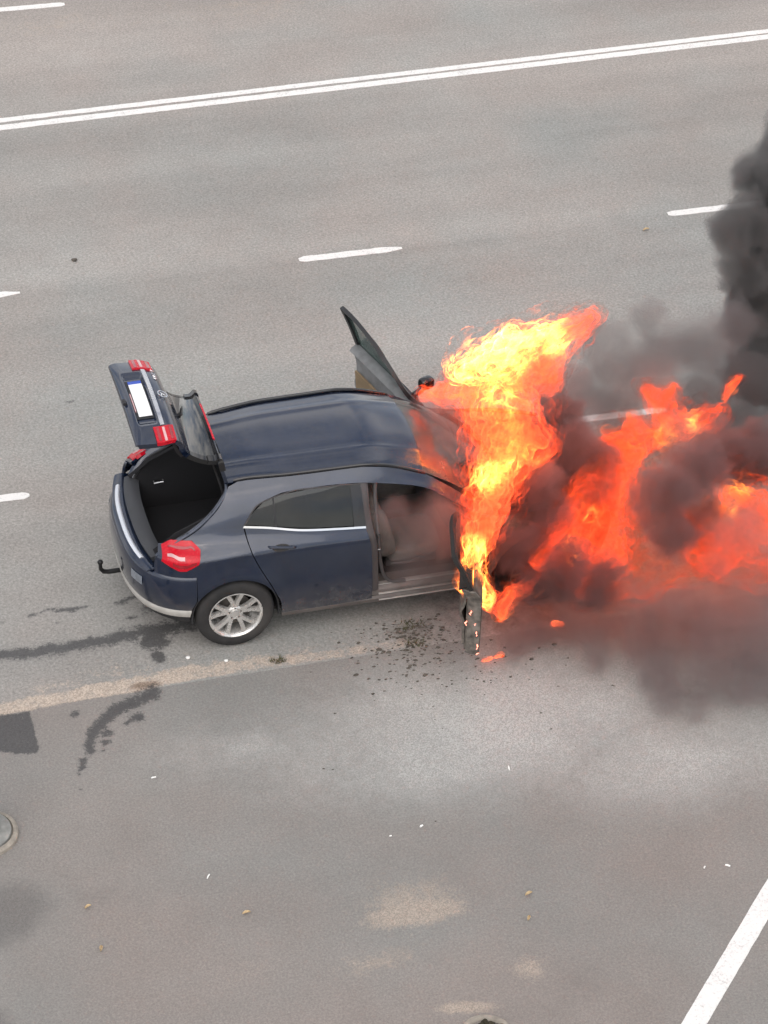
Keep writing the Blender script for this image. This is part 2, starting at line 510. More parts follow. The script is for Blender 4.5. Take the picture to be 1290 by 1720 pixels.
def stripe(name, a, b, w, label, jag=0.006, worn=(0, 0), step=0.03, thick=0.004):
    a, b = np.array(a), np.array(b)
    L = np.linalg.norm(b - a); d = (b - a) / L; n = np.array([-d[1], d[0]])
    k = max(4, int(L / step))
    t = np.linspace(0, 1, k + 1)
    s = int(abs(a[0] * 97 + a[1] * 31)) + 5
    e1 = (fbm(t * L * 14, t * 0 + s, s) - 0.5) * jag * 2.4
    e2 = (fbm(t * L * 14, t * 0 + s + 40, s + 3) - 0.5) * jag * 2.4
    wl = np.full(k + 1, w / 2)
    for q, wn in ((t * L, worn[0]), ((1 - t) * L, worn[1])):
        if wn: wl *= np.clip(q / wn, 0.15, 1) ** 0.6 * np.where(q < wn, 0.75 + 0.5 * fbm(q * 30, q * 0, s + 9), 1)
        else: wl *= np.clip(0.55 + q / (w * 0.55) * 0.45, 0, 1)
    C = a + t[:, None] * (b - a)
    A_, B_ = C + n * (wl + e1)[:, None], C - n * (wl + e2)[:, None]
    G = np.zeros((k + 1, 4, 3))
    G[:, 0, :2] = B_; G[:, 1, :2] = B_; G[:, 2, :2] = A_; G[:, 3, :2] = A_
    G[:, 1:3, 2] = thick
    o = MB().grid(G).build(name, PAINT, smooth=0)
    return tag(o, label, kind='structure')

stripe('lane_marking', (-5, 8.60), (13, 8.985), 0.092, 'upper line of the double solid white centre line')
stripe('lane_marking', (-5, 8.42), (13, 8.86), 0.112, 'lower line of the double solid white centre line')
stripe('lane_marking', (-2.3, 11.44), (0.70, 11.377), 0.105, 'white dash in the top corner of the road')
stripe('lane_marking', (2.045, 5.083), (3.16, 5.073), 0.105, 'white lane dash in the middle of the road above the open door', worn=(0, 0.16))
stripe('lane_marking', (-2.1, 5.12), (-0.88, 5.10), 0.10, 'white lane dash with a ragged end at the picture edge', worn=(0, 0.2))
stripe('lane_marking', (6.15, 5.11), (7.25, 5.10), 0.105, 'white lane dash running under the dark smoke plume')
stripe('lane_marking', (3.80, 1.66), (4.86, 1.627), 0.095, 'white lane dash seen through smoke beside the flames')
stripe('lane_marking', (-2.6, 1.69), (-1.36, 1.66), 0.105, 'white lane dash level with the raised tailgate', worn=(0, 0.05))
stripe('bay_marking', (4.5, -3.598), (1.9, -6.358), 0.166, 'broad white parking line crossing the lower corner of the lot', jag=0.003)

# ================================================================== the car (rear axle at the origin, nose to +X, kerb side at -Y)
def paint_car(name, base, soot_x=None):
    """dark blue metallic lacquer, dusted, dulled and sooted towards the burnt nose"""
    m, nt, out = new_mat(name)
    p = N(nt, 'BsdfPrincipled')
    pos = N(nt, 'NewGeometry').outputs['Position']
    n1 = noise(nt, pos, 4.0, 6, 0.6).outputs['Fac']
    c = mixc(nt, rng(nt, n1, 0.3, 0.7), tuple(x * 0.85 for x in base), tuple(x * 1.15 for x in base))
    n2 = noise(nt, pos, 14, 6, 0.7).outputs['Fac']
    c = mixc(nt, rng(nt, n2, 0.45, 0.8, 0, 0.05), c, (0.25, 0.23, 0.21))
    sx = N(nt, 'SeparateXYZ'); nt.links.new(pos, sx.inputs[0])
    low = val(nt, 'MULTIPLY', rng(nt, sx.outputs[2], 0.62, 0.26, 0, 0.42), rng(nt, n2, 0.35, 0.65, 0.4, 1.0))
    c = mixc(nt, low, c, (0.20, 0.18, 0.16))          # road dirt along the sills
    s = val(nt, 'ADD', sx.outputs[0], val(nt, 'MULTIPLY', val(nt, 'SUBTRACT', n1, 0.5), 1.1))
    soot = rng(nt, s, soot_x[0], soot_x[1], 0, 1, True)
    ash = mixc(nt, rng(nt, n2, 0.4, 0.65), (0.030, 0.027, 0.025), (0.17, 0.15, 0.135))
    c = mixc(nt, soot, c, ash)
    nt.links.new(c, p.inputs['Base Color'])
    nt.links.new(rng(nt, soot, 0, 1, 0.22, 0.85), p.inputs['Roughness'])
    p.inputs['Metallic'].default_value = 0.25
    nt.links.new(rng(nt, soot, 0, 0.8, 1.0, 0.0), p.inputs['Coat Weight'])
    nt.links.new(rng(nt, n2, 0.3, 0.8, 0.04, 0.16), p.inputs['Coat Roughness'])
    nt.links.new(p.outputs[0], out.inputs['Surface'])
    return m
BLUE = paint_car('blue_lacquer', (0.0040, 0.0115, 0.033), (1.7, 2.5))
SILVER = simple('silver_trim', (0.62, 0.62, 0.63), 0.28, 0.85, var=0.06)
CHROME = simple('chrome', (0.80, 0.80, 0.82), 0.12, 1.0, var=0.04, rvar=0.05)
SATIN = simple('bumper_guard_metal', (0.72, 0.74, 0.78), 0.4, 0.6, var=0.05)
SKID = simple('skid_plate', (0.46, 0.445, 0.415), 0.45, 0.3, var=0.1)
PLAST = simple('black_plastic', (0.022, 0.022, 0.024), 0.55, var=0.2, bump=0.2)
GREYP = simple('grey_sill_trim', (0.045, 0.047, 0.052), 0.5, var=0.2, bump=0.2)
GLOSS = simple('black_gloss', (0.008, 0.008, 0.009), 0.12, coat=0.6, var=0.1)
CARPET = simple('boot_carpet', (0.012, 0.012, 0.014), 0.95, var=0.3, scale=60, bump=0.5)
CLOTH = simple('seat_cloth', (0.13, 0.115, 0.105), 0.85, var=0.2, scale=30, bump=0.4)
DARKC = simple('dark_cabin_trim', (0.025, 0.023, 0.022), 0.7, var=0.3, bump=0.3)
RUBBER = simple('tyre_rubber', (0.016, 0.016, 0.017), 0.78, var=0.25, scale=25, dust=0.14, bump=0.3, bscale=90)
ALLOY = simple('alloy_silver', (0.70, 0.69, 0.67), 0.3, 0.7, var=0.08, dust=0.25)
DISC = simple('brake_steel', (0.12, 0.11, 0.10), 0.5, 0.7)
BURNT = simple('burnt_metal', (0.10, 0.075, 0.06), 0.85, 0.2, var=0.6, scale=9, dust=0.5, bump=0.6, bscale=40)
ASHD = simple('ash_grey_door', (0.13, 0.115, 0.10), 0.9, var=0.6, scale=14, bump=0.8, bscale=50)
CHAR = simple('charred_plastic', (0.02, 0.018, 0.017), 0.9, var=0.5, scale=20, bump=0.8, bscale=60)
STEELB = simple('matt_black_steel', (0.015, 0.015, 0.016), 0.45, 0.3)
REDL = simple('red_lens', (0.42, 0.003, 0.014), 0.22, coat=0.25, spec=0.3, var=0.12, scale=30, emit=(0.9, 0.003, 0.02, 0.07))
REDD = simple('deep_red_lens', (0.28, 0.004, 0.012), 0.12, coat=1.0, var=0.2)
LENSW = simple('clear_lens_bar', (0.60, 0.36, 0.36), 0.2, coat=0.8, var=0.1)
REFL = simple('grey_reflector', (0.17, 0.19, 0.22), 0.3, coat=0.5)
PLATEW = simple('plate_white', (0.80, 0.80, 0.80), 0.5, var=0.03)
PLATEB = simple('plate_blue', (0.03, 0.08, 0.42), 0.45, var=0.05)
TAN = simple('tan_door_cloth', (0.24, 0.175, 0.105), 0.85, var=0.15, bump=0.3)
DOORG = simple('grey_door_trim', (0.20, 0.205, 0.21), 0.6, var=0.2, bump=0.3)
SILLM = simple('door_sill_metal', (0.50, 0.47, 0.45), 0.45, 0.5, dust=0.3)
MATTEG = simple('grey_seal', (0.06, 0.055, 0.055), 0.6)

def glass_mat(name, tint, dens, rough=0.02, refl=1.4, film=(0.10, 0.105, 0.10)):
    m, nt, out = new_mat(name)
    pos = N(nt, 'NewGeometry').outputs['Position']
    t = N(nt, 'BsdfTransparent'); t.inputs[0].default_value = (*tint, 1)
    g = N(nt, 'BsdfGlossy'); g.inputs['Roughness'].default_value = rough
    d = N(nt, 'BsdfDiffuse'); d.inputs[0].default_value = (*film, 1)
    fr = N(nt, 'Fresnel'); fr.inputs['IOR'].default_value = 1.5
    m1 = N(nt, 'MixShader')
    nt.links.new(rng(nt, noise(nt, pos, 6, 5).outputs['Fac'], 0.3, 0.8, dens * 0.5, dens * 1.5), m1.inputs[0])
    nt.links.new(t.outputs[0], m1.inputs[1]); nt.links.new(d.outputs[0], m1.inputs[2])
    m2 = N(nt, 'MixShader')
    nt.links.new(val(nt, 'MULTIPLY', fr.outputs[0], refl, clamp=True), m2.inputs[0])
    nt.links.new(m1.outputs[0], m2.inputs[1]); nt.links.new(g.outputs[0], m2.inputs[2])
    nt.links.new(m2.outputs[0], out.inputs['Surface'])
    return m
TINTED = glass_mat('tinted_glass', (0.20, 0.25, 0.235), 0.10)
GREENG = glass_mat('green_glass', (0.60, 0.80, 0.73), 0.55, refl=1.2, film=(0.17, 0.25, 0.225))  # film colour carries the teal reflection as well as the green tint
HOTEM = simple('white_hot_ember', (0.9, 0.5, 0.4), 0.8, var=0.3, scale=25, emit=(1.0, 0.22, 0.13, 1.7))
SOOTG = glass_mat('sooted_glass', (0.25, 0.22, 0.20), 0.5, 0.1)

CAR = empty('burning_car')
tag(CAR, 'dark blue hatchback on fire at the front with tailgate raised and doors open', 'car')

# ---- side surface: half width as a function of X and Z
KN = {  # X: eight (Z, Y) knots: sill, rocker, mid, crease, belt, window mid, window top, roof edge
    0.10: [(.26, .872), (.38, .893), (.62, .907), (.965, .884), (1.055, .785), (1.24, .70), (1.40, .60), (1.475, .51)],
    0.55: [(.25, .870), (.37, .890), (.62, .897), (.95, .888), (1.045, .822), (1.24, .735), (1.41, .64), (1.49, .56)],
    1.15: [(.25, .870), (.36, .885), (.60, .887), (.93, .886), (1.005, .842), (1.21, .752), (1.385, .655), (1.49, .575)],
    1.70: [(.25, .870), (.36, .885), (.60, .887), (.87, .880), (1.0, .83), (1.15, .755), (1.29, .675), (1.36, .61)],
    2.20: [(.25, .870), (.36, .885), (.60, .892), (.84, .875), (.965, .82), (.99, .79), (1.01, .75), (1.055, .71)],
    2.70: [(.25, .860), (.38, .890), (.62, .905), (.80, .880), (.92, .80), (.94, .77), (.96, .74), (.98, .70)],
    3.15: [(.25, .790), (.38, .830), (.60, .845), (.74, .82), (.85, .74), (.86, .70), (.87, .66), (.88, .6)],
    3.45: [(.25, .560), (.38, .600), (.60, .610), (.70, .58), (.76, .50), (.77, .46), (.78, .42), (.79, .4)],
}
def superg(X, xr, x0=0.10, n=2.8):
    t = np.clip((-X - x0) / (xr - x0), 0, 0.999)
    return (1 - t**n) ** (1 / n)
for X in (-0.2, -0.35, -0.5, -0.62, -0.72):
    lo = [(.27, .872, .80), (.40, .893, .83), (.62, .905, .865), (.945, .874, .80)]
    row = [(z, w * float(superg(np.array(X), xr))) for z, w, xr in lo]
    row += {-0.2: [(1.04, .755), (1.20, .668), (1.34, .585), (1.45, .50)],
            -0.35: [(1.02, .725), (1.13, .655), (1.25, .59), (1.35, .50)],
            -0.5: [(1.01, .665), (1.08, .61), (1.18, .55), (1.25, .48)],
            -0.62: [(1.0, .57), (1.05, .53), (1.10, .5), (1.15, .45)],
            -0.72: [(.97, .44), (1.0, .42), (1.03, .4), (1.06, .38)]}[X]
    KN[X] = row
SX = np.array(sorted(KN))
SK = np.array([KN[x] for x in SX])

def side_y(X, Z):
    X = np.asarray(X, float); Z = np.asarray(Z, float)
    sh = X.shape; X = X.ravel(); Z = Z.ravel()
    zk = np.stack([hermite(SX, SK[:, k, 0], X) for k in range(8)], 1)
    yk = np.stack([hermite(SX, SK[:, k, 1], X) for k in range(8)], 1)
    # row-wise monotone hermite
    d = np.diff(yk, axis=1) / np.diff(zk, axis=1)
    m = np.zeros_like(yk); m[:, 0], m[:, -1] = d[:, 0], d[:, -1]
    a, b = d[:, :-1], d[:, 1:]
    m[:, 1:-1] = np.where(a * b > 0, 2 * a * b / np.where(np.abs(a + b) < 1e-9, 1, a + b), 0)
    zc = np.clip(Z, zk[:, 0], zk[:, -1])
    i = np.clip((zc[:, None] >= zk).sum(1) - 1, 0, 6)
    r = np.arange(len(X)); h = zk[r, i + 1] - zk[r, i]; t = (zc - zk[r, i]) / h
    y = ((2 * t**3 - 3 * t**2 + 1) * yk[r, i] + (t**3 - 2 * t**2 + t) * h * m[r, i]
         + (-2 * t**3 + 3 * t**2) * yk[r, i + 1] + (t**3 - t**2) * h * m[r, i + 1])
    # soft swell round the rear wheel
    y = y + 0.014 * np.exp(-(((np.hypot(X, Z - .345) - .42) / .07) ** 2)) * (np.abs(X) < .7)
    return y.reshape(sh)

def side_patch(b, t, l, r, nu=24, nv=16, off=0.0, s=-1, smooth=True):
    G2 = coons(b, t, l, r, nu, nv, smooth)
    Y = side_y(G2[..., 0], G2[..., 1]) + off
    return np.stack([G2[..., 0], s * Y, G2[..., 1]], -1)

def belt(x): return float(hermite([-0.45, -0.2, .10, .55, 1.15, 1.7, 2.2], [1.04, 1.115, 1.155, 1.09, 1.037, 1.0, .97], x))
def wtop(x): return float(hermite([.26, .6, 1.06, 1.2, 1.7, 2.12, 2.3], [1.335, 1.405, 1.39, 1.375, 1.265, 1.0, .93], x))
def redge(x): return float(hermite(SX, SK[:, 7, 0], x))
def arch(cx, R, a0, a1, n=14): return [(cx + R * math.cos(math.radians(a)), .345 + R * math.sin(math.radians(a))) for a in np.linspace(a0, a1, n)]
RA = 0.388
DOOR_EDGE = [(.352, .508), (.30, .63), (.235, .76), (.17, .90), (.125, 1.03), (.105, 1.15)]
OPEN_EDGE = [(-.445, 1.035), (-.33, 1.10), (-.2, 1.20), (-.08, 1.31), (.02, 1.43)]

for s, side in ((-1, 'near'), (1, 'far')):
    q = MB()
    fl = s > 0
    # over the wheel
    q.slab(side_patch(arch(0, RA, 148, 25), [(x, belt(x)) for x in (-.33, -.2, -.05, .10)], [(-.329, .551), (-.33, .7), (-.33, .86), (-.33, belt(-.33))], DOOR_EDGE[:-1] + [(.10, belt(.10))], 28, 18, s=s), .022, flip=fl)
    # behind it, under the lamp
    q.slab(side_patch([(-.66, .80), (-.5, .80), (-.33, .80)], [(-.60, 1.0), (-.52, 1.025), (-.445, 1.045), (-.33, belt(-.33))], [(-.66, .80), (-.655, .88), (-.60, 1.0)], [(-.33, .80), (-.33, belt(-.33))], 16, 12, s=s), .022, flip=fl)
    # pillar beside the glass
    q.slab(side_patch([(-.445, 1.045), (-.33, belt(-.33)), (-.2, belt(-.2)), (.10, belt(.10))], [(.02, 1.445), (.15, redge(.15)), (.302, redge(.302))], OPEN_EDGE[:-1] + [(.02, 1.445)], [(.10, belt(.10)), (.165, 1.24), (.24, 1.315), (.302, wtop(.302)), (.302, redge(.302))], 20, 18, s=s), .03, flip=fl)
    q.build('quarter_panel', BLUE, CAR, smooth=50)
    # roof side frame running down into the windscreen pillar
    xs = [.30, .5, .8, 1.1, 1.4, 1.7, 1.95, 2.15, 2.30]
    f = MB().slab(side_patch([(x, wtop(x)) for x in xs], [(x, redge(x)) for x in xs], [(.30, wtop(.30)), (.30, redge(.30))], [(2.30, wtop(2.3)), (2.30, redge(2.30))], 40, 8, s=s), .045, flip=fl)
    f.build('roof_frame', BLUE, CAR, smooth=50)
    # wheel-arch lining
    a = MB()
    ar = np.array(arch(0, RA - .004, 185, -8, 24))
    G = np.stack([np.stack([ar[:, 0], np.full(24, s * y), ar[:, 1]], -1) for y in (.885, .60)], 1)
    a.slab(G, .01)
    a.build('arch_liner', PLAST, CAR)
    # rear side door
    d = MB()
    top = [(x, belt(x)) for x in (.112, .35, .6, .9, 1.145)]
    d.slab(side_patch([(.405, .30), (.6, .285), (.9, .285), (1.205, .295)], top, [(.405, .30), (.395, .42)] + [(x + .008, z) for x, z in DOOR_EDGE[:-1]] + [(.112, belt(.112))], [(1.205, .295), (1.20, .6), (1.187, .85), (1.145, belt(1.145))], 34, 20, off=0.003, s=s), .05, flip=fl)
    door = d.build('rear_door', BLUE, CAR, smooth=50)
    w = MB().slab(side_patch([(x, belt(x) + .012) for x in (.115, .35, .7, 1.05)], [(x, wtop(x) - .014) for x in (.295, .45, .75, 1.05)], [(.115, belt(.115) + .012), (.18, 1.24), (.295, wtop(.295) - .014)], [(1.05, belt(1.05) + .012), (1.05, wtop(1.05) - .014)], 22, 10, off=-.008, s=s), .005, flip=fl)
    w.build('window', TINTED, door)
    w = MB().slab(side_patch([(x, belt(x) + .01) for x in (1.045, 1.15)], [(x, wtop(x) - .006) for x in (1.045, 1.135)], [(1.045, belt(1.045)), (1.045, wtop(1.045) - .006)], [(1.15, belt(1.15)), (1.14, 1.2), (1.135, wtop(1.135) - .006)], 5, 10, off=.002, s=s), .03, flip=fl)
    w.build('pillar_cover', GLOSS, door)
    w = MB().slab(side_patch([(.37, belt(.37)), (.385, belt(.385))], [(.37, wtop(.37)), (.385, wtop(.385))], [(.37, belt(.37)), (.37, wtop(.37) - .01)], [(.385, belt(.385)), (.385, wtop(.385) - .01)], 3, 8, off=-.006, s=s), .012, flip=fl)
    w.build('window_divider', PLAST, door)
    # thin bright edge over the window and the strip below it
    w = MB().slab(side_patch([(x, belt(x) - .006) for x in (.098, .3, .6, .9, 1.147)], [(x, belt(x) + .011) for x in (.108, .3, .6, .9, 1.147)], [(.098, belt(.1) - .006), (.108, belt(.1) + .011)], [(1.147, belt(1.147) - .006), (1.147, belt(1.147) + .011)], 30, 3, off=.007, s=s), .012, flip=fl)
    w.build('chrome_strip', CHROME, door)
    pts = [(.115, 1.17), (.17, 1.245), (.24, 1.315), (.30, wtop(.30) - .006)] + [(x, wtop(x) - .006) for x in (.45, .6, .8, 1.0, 1.13)]
    w = MB().tube([(x, s * (side_y(x, z) + .003), z) for x, z in resample(pts, 26)], .006, 6)
    w.build('window_seal', MATTEG, door)
    # handle bar in its scoop
    h = MB()
    hp = resample([(.29, 1.000), (.33, 1.004), (.42, .997), (.50, .985), (.525, .975)], 14)
    hy = np.array([.0, .022, .030, .032, .034, .034, .034, .034, .034, .033, .032, .029, .02, .0])
    h.tube([(x, s * (side_y(x, z) + o_ - .004), z) for (x, z), o_ in zip(hp, hy)], [.008] + [.013] * 12 + [.008], 8)
    h.build('door_handle', BLUE, door)
    h = MB()
    c0 = np.array([(.40 + .075 * math.cos(a_), .985 + .026 * math.sin(a_) - .0 * a_) for a_ in np.linspace(0, 2 * math.pi, 20, endpoint=False)])
    R_ = np.stack([np.stack([.40 + (c0[:, 0] - .40) * k, s * (side_y(.40 + (c0[:, 0] - .40) * k, .985 + (c0[:, 1] - .985) * k) + .008), .985 + (c0[:, 1] - .985) * k], -1) for k in (1, .6, .05)])
    h.grid(R_, cv=True)
    h.build('handle_scoop', DARKC, door)
    # sill under both doors
    sl = MB()
    for z0, z1, o0, o1 in ((.235, .275, -.01, .0), (.275, .30, .0, -.012), (.30, .345, -.02, -.03), (.345, .375, -.03, -.06)):
        xs_ = np.linspace(.41, 2.22, 20)
        G = np.stack([np.stack([xs_, s * (.872 + o_ + 0 * xs_), z_ + 0 * xs_], -1) for z_, o_ in ((z0, o0), (z1, o1))], 1)
        sl.slab(G, .01, flip=fl)
    G = np.stack([np.stack([xs_, s * (y_ + 0 * xs_), .375 + 0 * xs_], -1) for y_ in (.812, .66)], 1)
    sl.slab(G, .02, flip=fl)
    sl.build('sill', BLUE if s > 0 else simple('sooted_sill', (0.12, 0.105, 0.10), 0.4, 0.3, dust=0.4), CAR, smooth=20)
    for y_, z_, wd_ in ((.862, .318, .010), (.800, .383, .022), (.882, .268, .008)):
        MB().box((1.72, s * y_, z_), (.90, wd_ * 2, .010)).build('sill_strip', SILLM, CAR, smooth=0, bevel=.003)
    # pillar between the doors, with its seal and striker
    b = MB()
    pl = resample([(1.235, .36), (1.225, .6), (1.21, .85), (1.175, 1.05), (1.165, 1.2), (1.17, 1.385)], 18)
    for wd_, of in ((.075, -.03),):
        G = np.stack([np.stack([pl[:, 0] + dx, s * (side_y(pl[:, 0], pl[:, 1]) + of + oy), pl[:, 1]], -1) for dx, oy in ((-.06, .0), (0, .012), (.035, .0), (.05, -.05))], 1)
        b.slab(G, .02, flip=not fl)
    b.build('door_pillar', BLUE if s > 0 else simple('sooted_pillar', (0.06, 0.052, 0.052), 0.45, coat=0.3), CAR)
    sp = resample([(1.28, 1.37), (1.262, 1.2), (1.262, 1.0), (1.275, .8), (1.295, .6), (1.33, .47), (1.40, .40), (1.52, .388)], 30)
    MB().tube([(x, s * (min(side_y(x, z), .87) - .055), z) for x, z in sp], .017, 8).build('door_seal', MATTEG, CAR)
    st = MB().tube([(1.245, s * .80, .79), (1.245, s * .845, .79), (1.275, s * .845, .79), (1.275, s * .80, .79)], .006, 6)
    st.build('door_striker', SILVER, CAR)

# ---- roof skin with two shallow pressed ridges
def roof_z(x, y):
    e = hermite(SX, SK[:, 7, 0], x); w = hermite(SX, SK[:, 7, 1], x)
    q = np.clip(np.abs(y) / w, 0, 1)
    crown = np.interp(x, [0, .3, 1.2, 1.7, 2.2], [.030, .038, .042, .09, .13])
    z = e + crown * (1 - q**2.6)
    return z + 0.006 * np.exp(-((np.abs(y) - .60 * w) / .035)**2) - 0.014 * np.exp(-((q - .985) / .03)**2)
xs = np.linspace(0, 1, 40)[:, None]; ys = np.linspace(-1, 1, 41)[None, :]
x0 = .02 - .045 * (1 - np.abs(ys)**2); x1 = 1.70 + .045 * (1 - np.abs(ys)**2)
X = x0 + (x1 - x0) * xs
Y = ys * hermite(SX, SK[:, 7, 1], X)
roof = MB().slab(np.stack([X, Y, roof_z(X, Y)], -1), .025).build('roof', BLUE, CAR, smooth=50)
for s in (-1, 1):
    xr_ = np.linspace(.07, 1.72, 40)
    lift = np.interp(xr_, [.07, .2, 1.5, 1.72], [.002, .013, .013, .002])
    MB().tube([(x, s * (float(hermite(SX, SK[:, 7, 1], x)) - .004), redge(x) + l) for x, l in zip(xr_, lift)], [.010] + [.016] * 38 + [.010], 10).build('roof_rail', GLOSS, roof)
# windscreen, pillars are the roof frame
ys = np.linspace(-1, 1, 25)[None, :]; v = np.linspace(0, 1, 12)[:, None]
tx = 1.705 + .045 * (1 - ys**2); bx = 2.28 + .20 * (1 - ys**2)
X = tx + (bx - tx) * v
wt = hermite(SX, SK[:, 7, 1], tx); Y = ys * (wt - .03 + (.70 - wt) * v)
ztop = roof_z(tx, ys * wt * .97) - .004
Z = ztop + (0.985 + .03 * (1 - ys**2) - ztop) * v + .03 * np.sin(math.pi * v)
wsc = MB().slab(np.stack([X, Y, Z], -1), .006).build('windscreen', SOOTG, CAR, smooth=50)
# bonnet, front wings, nose (mostly inside the fire)
v = np.linspace(0, 1, 16)[:, None]; ys = np.linspace(-1, 1, 21)[None, :]
X = (2.30 + .20 * (1 - ys**2)) * (1 - v) + (3.36 + .12 * (1 - ys**2)) * v
Y = ys * (.74 - .12 * v)
Z = .985 + .04 * (1 - ys**2) - .17 * v**1.6 + .012 * np.exp(-((np.abs(ys) - .6) / .06)**2)
MB().slab(np.stack([X, Y, Z], -1), .02).build('bonnet', BURNT, CAR, smooth=50)
for s in (-1, 1):
    fl = s > 0
    w = MB()
    w.slab(side_patch([(2.26, .30), (2.30, .42)] + arch(2.69, RA, 168, 12) + [(3.09, .40), (3.12, .33)],
                      [(2.26, .955), (2.5, .935), (2.8, .91), (3.2, .82)], [(2.26, .30), (2.25, .6), (2.26, .955)], [(3.12, .33), (3.2, .6), (3.2, .82)], 34, 12, s=s), .02, flip=fl)
    w.build('front_wing', BURNT, CAR, smooth=50)
    a = MB()
    ar = np.array(arch(2.69, RA - .004, 185, -8, 24))
    a.slab(np.stack([np.stack([ar[:, 0], np.full(24, s * y), ar[:, 1]], -1) for y in (.87, .60)], 1), .01)
    a.build('arch_liner', CHAR, CAR)
    hl = MB()
    th = np.linspace(0, 2 * math.pi, 20, endpoint=False)
    rings = [np.stack([3.30 + .05 * k + .12 * np.cos(th) * r_, s * (.60 + .15 * np.sin(th) * r_ - .06 * np.cos(th) * r_), .72 + .06 * np.cos(th + .8) * r_], -1) for k, r_ in ((0, 1.0), (.6, .98), (1.1, .7), (1.3, .1))]
    hl.grid(np.array(rings), cv=True)
    hl.build('headlight', CHAR, CAR)
fb = MB()
th = np.linspace(-math.pi / 2, math.pi / 2, 31)
rows = []
for z, xf, w in ((.22, 3.40, .72), (.32, 3.50, .82), (.45, 3.54, .84), (.58, 3.535, .84), (.70, 3.49, .82), (.78, 3.40, .72)):
    c, sn = np.cos(th), np.sin(th)
    rows.append(np.stack([3.02 + (xf - 3.02) * np.abs(c)**.7, w * np.sign(sn) * np.abs(sn)**.7, z + 0 * th], -1))
fbo = fb.slab(np.array(rows), .02, flip=True).build('front_bumper', CHAR, CAR, smooth=50)
gr = MB()
for i in range(5): gr.box((3.555 - .004 * i, 0, .46 + .05 * i), (.02, .9 - .05 * i, .014))
gr.build('grille', BURNT, fbo, smooth=0)

# ---- rear bumper
def rear_row(z, xr, w, n=2.8, k=60, x_start=None):
    if x_start is None:
        x_start = -math.sqrt(max(RA**2 - (z - .345)**2, 0.05**2)) - .004 if z < .57 else -.331
    t0 = math.asin(min(1, max(0, ((-x_start - .10) / (xr - .10))))**(n / 2))
    th = np.linspace(t0, math.pi - t0, k)
    c, sn = np.cos(th), np.sin(th)
    return np.stack([-(.10 + (xr - .10) * np.abs(sn)**(2 / n)), -w * np.sign(c) * np.abs(c)**(2 / n), z + 0 * th], -1)
bp = MB()
rows = [rear_row(*r) for r in ((.44, .842, .893), (.47, .858, .90), (.54, .868, .905), (.62, .872, .903), (.70, .868, .894), (.755, .855, .884), (.785, .835, .872), (.797, .808, .853))]
bp.slab(np.array(rows), .02, flip=False)
bumper = bp.build('rear_bumper', BLUE, CAR, smooth=60)
lb = MB().slab(np.array([rear_row(*r) for r in ((.27, .74, .83), (.31, .79, .865), (.36, .825, .885), (.385, .832, .89))]), .02)
lb.build('lower_valance', PLAST, bumper, smooth=60)
sk = MB().slab(np.array([rear_row(*r) for r in ((.375, .838, .893), (.40, .850, .90), (.43, .852, .902), (.448, .842, .893))]), .015)
sk.build('skid_plate', SKID, bumper, smooth=60)
# loading ledge: top of the bumper, bright guard strip, trim
def ledge(x_out, x_in, z, name, mat, wo, wi, t=.012, n=2.6, half=.78, parent=bumper, k=34):
    y = np.linspace(-half, half, k)
    go = -(x_out) * (1 - np.abs(y / wo)**n * .17); gi = -(x_in) * (1 - np.abs(y / wi)**n * .17)
    G = np.stack([np.stack([go * (1 - u) + gi * u, y, z + .012 * math.sin(u * math.pi) + 0 * y], -1) for u in np.linspace(0, 1, 5)], 0)
    return MB().slab(G, t, flip=True).build(name, mat, parent, smooth=50)
ledge(.822, .70, .797, 'bumper_top', BLUE, .80, .80, half=.70)
ledge(.806, .772, .812, 'guard_strip', SATIN, .72, .72, t=.008, half=.53)
ledge(.712, .60, .806, 'boot_sill_trim', GREYP, .74, .74, t=.05, half=.585)
lt = MB().box((-.64, -.16, .822), (.035, .09, .014)).build('boot_latch', GLOSS, CAR, smooth=0, bevel=.004)
for s in (-1, 1):
    g_ = rear_row(.70, .8745, .902, k=200, x_start=-.335); g2 = rear_row(.62, .8775, .910, k=200, x_start=-.335)
    if s > 0: g_, g2 = g_[::-1], g2[::-1]
    i0, i1 = 52, 68
    MB().slab(np.array([g2[i0:i1], (g_[i0:i1] + g2[i0:i1]) / 2 + np.array([-.003, -.003 * -s, 0]), g_[i0:i1]]), .004, flip=s > 0).build('reflector', REFL, bumper)
# tow bar
hk = MB().tube([(-.70, .0, .30), (-.84, 0, .30), (-.93, 0, .30), (-.975, 0, .31), (-1.0, 0, .345), (-1.0, 0, .40)], [.022, .022, .022, .021, .018, .016], 10)
th = np.linspace(0, math.pi, 8); ph = np.linspace(0, 2 * math.pi, 14, endpoint=False)
hk.grid(np.array([[(-1.0 + .026 * math.sin(a) * math.cos(b), .026 * math.sin(a) * math.sin(b), .415 - .026 * math.cos(a)) for b in ph] for a in th]), cv=True)
hk.build('tow_hook', STEELB, CAR)

